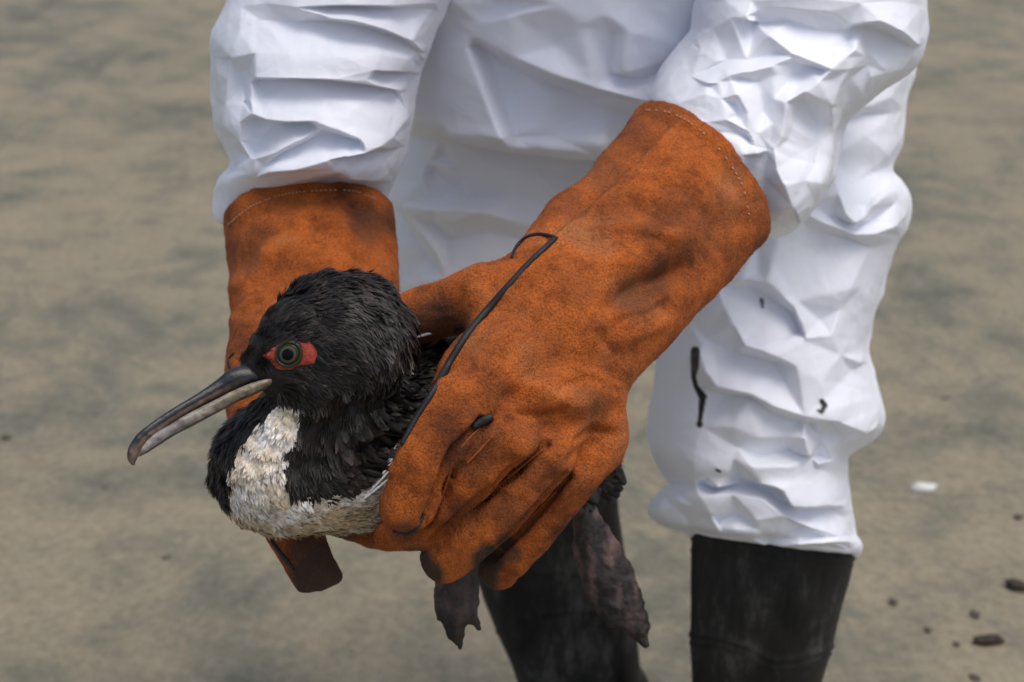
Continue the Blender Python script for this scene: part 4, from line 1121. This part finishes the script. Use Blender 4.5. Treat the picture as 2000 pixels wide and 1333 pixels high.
# eye
def patch(poly, lift, rings=7):
    poly = catmull(np.array(poly + [poly[0]], float), 49)[:-1]
    c = poly.mean(0); V = []; F = []
    for r in range(rings):
        k = r / (rings - 1)
        for p in poly:
            q = c + (p - c) * (1 - k) * 0.999
            h, nn = hit(bb, *q)
            V.append(h + nn * (lift * (0.15 + 0.85 * min(1, k * 3))))
    m = len(poly)
    for r in range(rings - 1):
        for j in range(m): F.append((r * m + j, r * m + (j + 1) % m, (r + 1) * m + (j + 1) % m, (r + 1) * m + j))
    return np.array(V), F
pv, pf = patch(EYE, 0.0012)
eye = empty('eye', (0, 0, 0)); eye.parent = bird
mesh_obj('eye_skin', pv, pf, M['redskin'], eye)
ec, en = hit(bb, 565, 692)
en = en * 0.75 + np.array([-0.12, 0.05, -0.6]) ; en /= np.linalg.norm(en)
def cap(center, n, r, depth, rings=10, seg=36, colf=None, sx=1.0, tilt=0.0):
    a = np.array([math.cos(tilt), math.sin(tilt), 0]); a -= n * (a @ n); a /= np.linalg.norm(a); b = np.cross(n, a)
    V = [center + n * depth]; C = [colf(0) if colf else (0, 0, 0)]
    for k in range(1, rings + 1):
        rr = k / rings
        for j in range(seg):
            th = 2 * math.pi * j / seg
            V.append(center + r * rr * (sx * math.cos(th) * a + math.sin(th) * b) + n * depth * math.sqrt(max(0, 1 - 0.999 * rr * rr)))
            C.append(colf(rr) if colf else (0, 0, 0))
    F = [(0, 1 + j, 1 + (j + 1) % seg) for j in range(seg)]
    for k in range(rings - 1):
        for j in range(seg):
            F.append((1 + k * seg + j, 1 + (k + 1) * seg + j, 1 + (k + 1) * seg + (j + 1) % seg, 1 + k * seg + (j + 1) % seg))
    return np.array(V), F, np.array(C)
pxm = 0.99 / FPX
def iris_col(r):
    if r > 0.93: return (0.012, 0.014, 0.008)
    if r < 0.67: return (0.09, 0.095, 0.10) if r > 0.62 else (0.05, 0.05, 0.05)
    k = (r - 0.67) / 0.26
    return (0.05 - 0.02 * k, 0.04 - 0.015 * k, 0.010 - 0.004 * k)
v_, f_, c_ = cap(ec + en * 0.0006, en, 21.5 * pxm, 0.0032, 14, 40, iris_col, 1.1, 0.5)
mesh_obj('iris', v_, f_, M['iris'], eye, cols={'tint': c_})
v_, f_, c_ = cap(ec + en * 0.0022, en, 13.4 * pxm, 0.0020, 6, 30, None, 1.08, 0.5)
mesh_obj('pupil', v_, f_, M['pupil'], eye)
a_ = np.array([math.cos(.5), math.sin(.5), 0]); a_ -= en * (a_ @ en); a_ /= np.linalg.norm(a_); b_ = np.cross(en, a_)
ring = [ec + en * 0.0012 + 22.5 * pxm * (1.12 * math.cos(t) * a_ + math.sin(t) * b_) for t in np.linspace(0, 2 * math.pi, 49)]
v_, f_ = tube(np.array(ring), 0.0011, 8, False)
mesh_obj('eyelid', v_, f_, M['lid'], eye)

# feet, tail
def foot(name, rowsets, k, cols, lo, hi):
    f = union([pchain(r, (0.3, 0, -1), 0.6) for r in rowsets], k)
    V, Fq = surface(f, lo, hi, 0.0018)
    V = relax(V, Fq, 1); Nn = vnormals(V, Fq)
    V = V + Nn * (0.0016 * fbm(V * 90, 3) + 0.0007 * perlin(V * 300))[:, None]
    t = np.clip(0.36 + 1.1 * fbm(V * np.array([85, 32, 60]) + 5, 4), 0, 1)[:, None]
    c = np.array(cols[0]) * (1 - t) + np.array(cols[1]) * t
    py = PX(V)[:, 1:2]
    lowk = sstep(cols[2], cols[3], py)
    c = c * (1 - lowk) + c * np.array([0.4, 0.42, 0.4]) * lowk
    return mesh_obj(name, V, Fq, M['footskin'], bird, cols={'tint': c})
foot('foot', [[(885, 1080, 1.14, 34), (880, 1130, 1.135, 32), (878, 1190, 1.135, 26), (888, 1235, 1.135, 18), (899, 1264, 1.135, 6)], [(905, 1090, 1.14, 30), (912, 1150, 1.135, 24), (920, 1200, 1.135, 15), (936, 1228, 1.135, 6)], [(868, 1170, 1.14, 14), (862, 1195, 1.14, 8), (857, 1207, 1.14, 4)]], 0.008,
     [(0.026, 0.021, 0.017), (0.10, 0.068, 0.058), 1170, 1260], np.array([Cx(820, 0, 1.14)[0], Cx(0, 1300, 1.14)[1], 1.09]), np.array([Cx(970, 0, 1.14)[0], Cx(0, 1020, 1.14)[1], 1.19]))
foot('foot', [[(1128, 955, 1.21, 26), (1140, 1000, 1.205, 27), (1158, 1060, 1.20, 34), (1185, 1130, 1.20, 40), (1215, 1190, 1.20, 32), (1245, 1235, 1.20, 18), (1262, 1262, 1.20, 7)], [(1180, 1040, 1.20, 12), (1222, 1120, 1.20, 14), (1244, 1180, 1.20, 14), (1258, 1225, 1.20, 10)], [(1132, 1070, 1.20, 10), (1160, 1150, 1.20, 16), (1195, 1195, 1.20, 20)]], 0.007,
     [(0.026, 0.020, 0.017), (0.165, 0.10, 0.09), 1110, 1190], np.array([Cx(1080, 0, 1.2)[0], Cx(0, 1300, 1.2)[1], 1.15]), np.array([Cx(1300, 0, 1.2)[0], Cx(0, 890, 1.2)[1], 1.26]))
def blade(a, b, wd, bend, mat, parent, name, tint, seg=10):
    """one long feather: vane with raised shaft"""
    a, b = np.array(a), np.array(b); T = b - a; L = np.linalg.norm(T); T /= L
    n = np.array([0.2, 0.35, -0.9]); n -= T * (n @ T); n /= np.linalg.norm(n); S = np.cross(n, T)
    V = []; C = []
    for k in range(seg + 1):
        t = k / seg
        w_ = wd * (0.35 + 0.65 * min(1, t * 3)) * (1 if t < .8 else 1 - 0.7 * (t - .8) / .2)
        c = a + T * L * t + n * bend * math.sin(t * 2.2)
        j = 0.12 * wd * (random.random() - .5)
        V += [c - S * (w_ + j), c - S * w_ * .5 + n * w_ * .12, c + n * w_ * .25, c + S * w_ * .5 + n * w_ * .12, c + S * (w_ - j), c - n * 0.0008]
        C += [np.array(tint) * q for q in (1.2, .9, 2.0, .9, 1.2, .8)]
    F = []
    for k in range(seg):
        for q in range(4): F.append((k * 6 + q, k * 6 + q + 1, (k + 1) * 6 + q + 1, (k + 1) * 6 + q))
        F.append((k * 6 + 5, k * 6, (k + 1) * 6, (k + 1) * 6 + 5)); F.append((k * 6 + 4, k * 6 + 5, (k + 1) * 6 + 5, (k + 1) * 6 + 4))
    return mesh_obj(name, np.array(V), F, mat, parent, cols={'tint': np.array(C)})
tail = empty('tail', (0, 0, 0)); tail.parent = bird
for (x0, y0, x1, y1, wd, dz) in [(1120, 880, 1176, 984, .007, .012), (1125, 875, 1192, 978, .007, .006), (1130, 868, 1206, 972, .007, 0), (1135, 862, 1212, 960, .007, -.004), (1142, 858, 1220, 946, .0065, -.008), (1148, 855, 1210, 925, .006, -.01)]:
    blade(Cx(x0, y0, 1.255 + dz), Cx(x1, y1, 1.265 + dz), wd, 0.003, M['feather'], tail, 'tail_feather', (0.016, 0.014, 0.013))
for (x0, y0, x1, y1, wd) in [(1105, 930, 1150, 990, .008), (1120, 920, 1166, 985, .008), (1110, 950, 1158, 1000, .007)]:
    blade(Cx(x0, y0, 1.21), Cx(x1, y1, 1.203), wd, 0.003, M['feather'], tail, 'thigh_feather', (0.014, 0.012, 0.011))
wing = empty('wing', (0, 0, 0)); wing.parent = bird
def surf_pt(x, y, up=0.001):
    for k in range(12):                                   # slide back onto the coat near its edge
        h, n = hit(bb, x - 5 * k, y + 5 * k)
        if h is not None: return h + n * up
    return Cx(x, y, 1.08)
blade(surf_pt(800, 662), surf_pt(868, 652, 0.004), .0013, 0.003, M['feather'], wing, 'wing_feather', (.16, .16, .16))
for k in range(64):
    x0 = random.uniform(690, 850); y0 = 660 + (850 - x0) * 1.1 + random.uniform(-15, 75)
    ang = random.uniform(0.1, 0.75); ln = random.uniform(30, 62)
    tn = random.choice([.010, .012, .016, .022, .03])
    blade(surf_pt(x0, y0, .0006), surf_pt(x0 + ln * math.cos(ang), y0 + ln * math.sin(ang), random.uniform(.001, .003)), random.uniform(.0018, .0042), 0.0015, M['feather'], wing, 'wing_feather', (tn, tn * .9, tn * .82), 5)
for (x0, y0, x1, y1) in [(705 + 3 * k, 972 - 2 * k + random.uniform(-6, 6), 748 + 3 * k + random.uniform(-5, 5), 945 - 9 * k + random.uniform(-8, 8)) for k in range(9)]:
    blade(surf_pt(x0, y0, .001), surf_pt(x1, y1, .003), .0011, 0.002, M['feather'], wing, 'flank_feather', (.5, .5, .5), 5)

# ------------------------------------------------------------------ small litter on the sand
def litter(name, px, py, sx, sy, sz, mat, label, cat, rot=0.0, group=None):
    g = ground_px(px, py)
    bm_n = 14; V = []; F = []
    for i in range(1, 8):
        ph = math.pi * i / 8
        for j in range(bm_n):
            th = 2 * math.pi * j / bm_n
            V.append((math.sin(ph) * math.cos(th), math.sin(ph) * math.sin(th), math.cos(ph)))
    V = np.array(V); V *= (1 + 0.35 * fbm(V * 1.3 + px, 2))[:, None]
    V = np.concatenate([V, [[0, 0, 1.0], [0, 0, -1.0]]])
    for i in range(6):
        for j in range(bm_n): F.append((i * bm_n + j, (i + 1) * bm_n + j, (i + 1) * bm_n + (j + 1) % bm_n, i * bm_n + (j + 1) % bm_n))
    k = len(V)
    F += [(k - 2, j, (j + 1) % bm_n) for j in range(bm_n)] + [(6 * bm_n + (j + 1) % bm_n, 6 * bm_n + j, k - 1) for j in range(bm_n)]
    V = V * np.array([sx, sy, sz]); c, s = math.cos(rot), math.sin(rot)
    V = np.stack([V[:, 0] * c - V[:, 1] * s, V[:, 0] * s + V[:, 1] * c, V[:, 2]], 1) + g + np.array([0, 0, sz * 0.45])
    o = mesh_obj(name, V, F, M[mat], world=True)
    tag(o, label, cat, group)
litter('shell_fragment', 1805, 955, .021, .012, .006, 'shell', 'small white shell fragment lying on the sand beside the trouser leg', 'shell')
litter('driftwood_chip', 1930, 1253, .022, .008, .006, 'debris', 'long dark driftwood chip lying flat on the sand', 'driftwood', 0.05)
litter('seaweed_scrap', 1985, 1145, .016, .011, .006, 'debris', 'curled dark seaweed scrap above the driftwood chip', 'seaweed', -0.5)
for (x, y, s) in [(1905, 1200, .010), (1745, 1175, .009), (1812, 1230, .008), (1868, 1258, .007), (1990, 1010, .010), (1845, 780, .011), (1850, 835, .010), (205, 955, .008), (325, 1090, .009), (395, 1232, .008), (12, 855, .012), (690, 1275, .010), (540, 160, .010), (1905, 1325, .010)]:
    litter('pebble', x, y, s * .8, s * .6, s * .22, 'pebble', 'small dark pebble scattered on the damp sand', 'pebble', random.random() * 3, 'pebbles scattered on the sand')
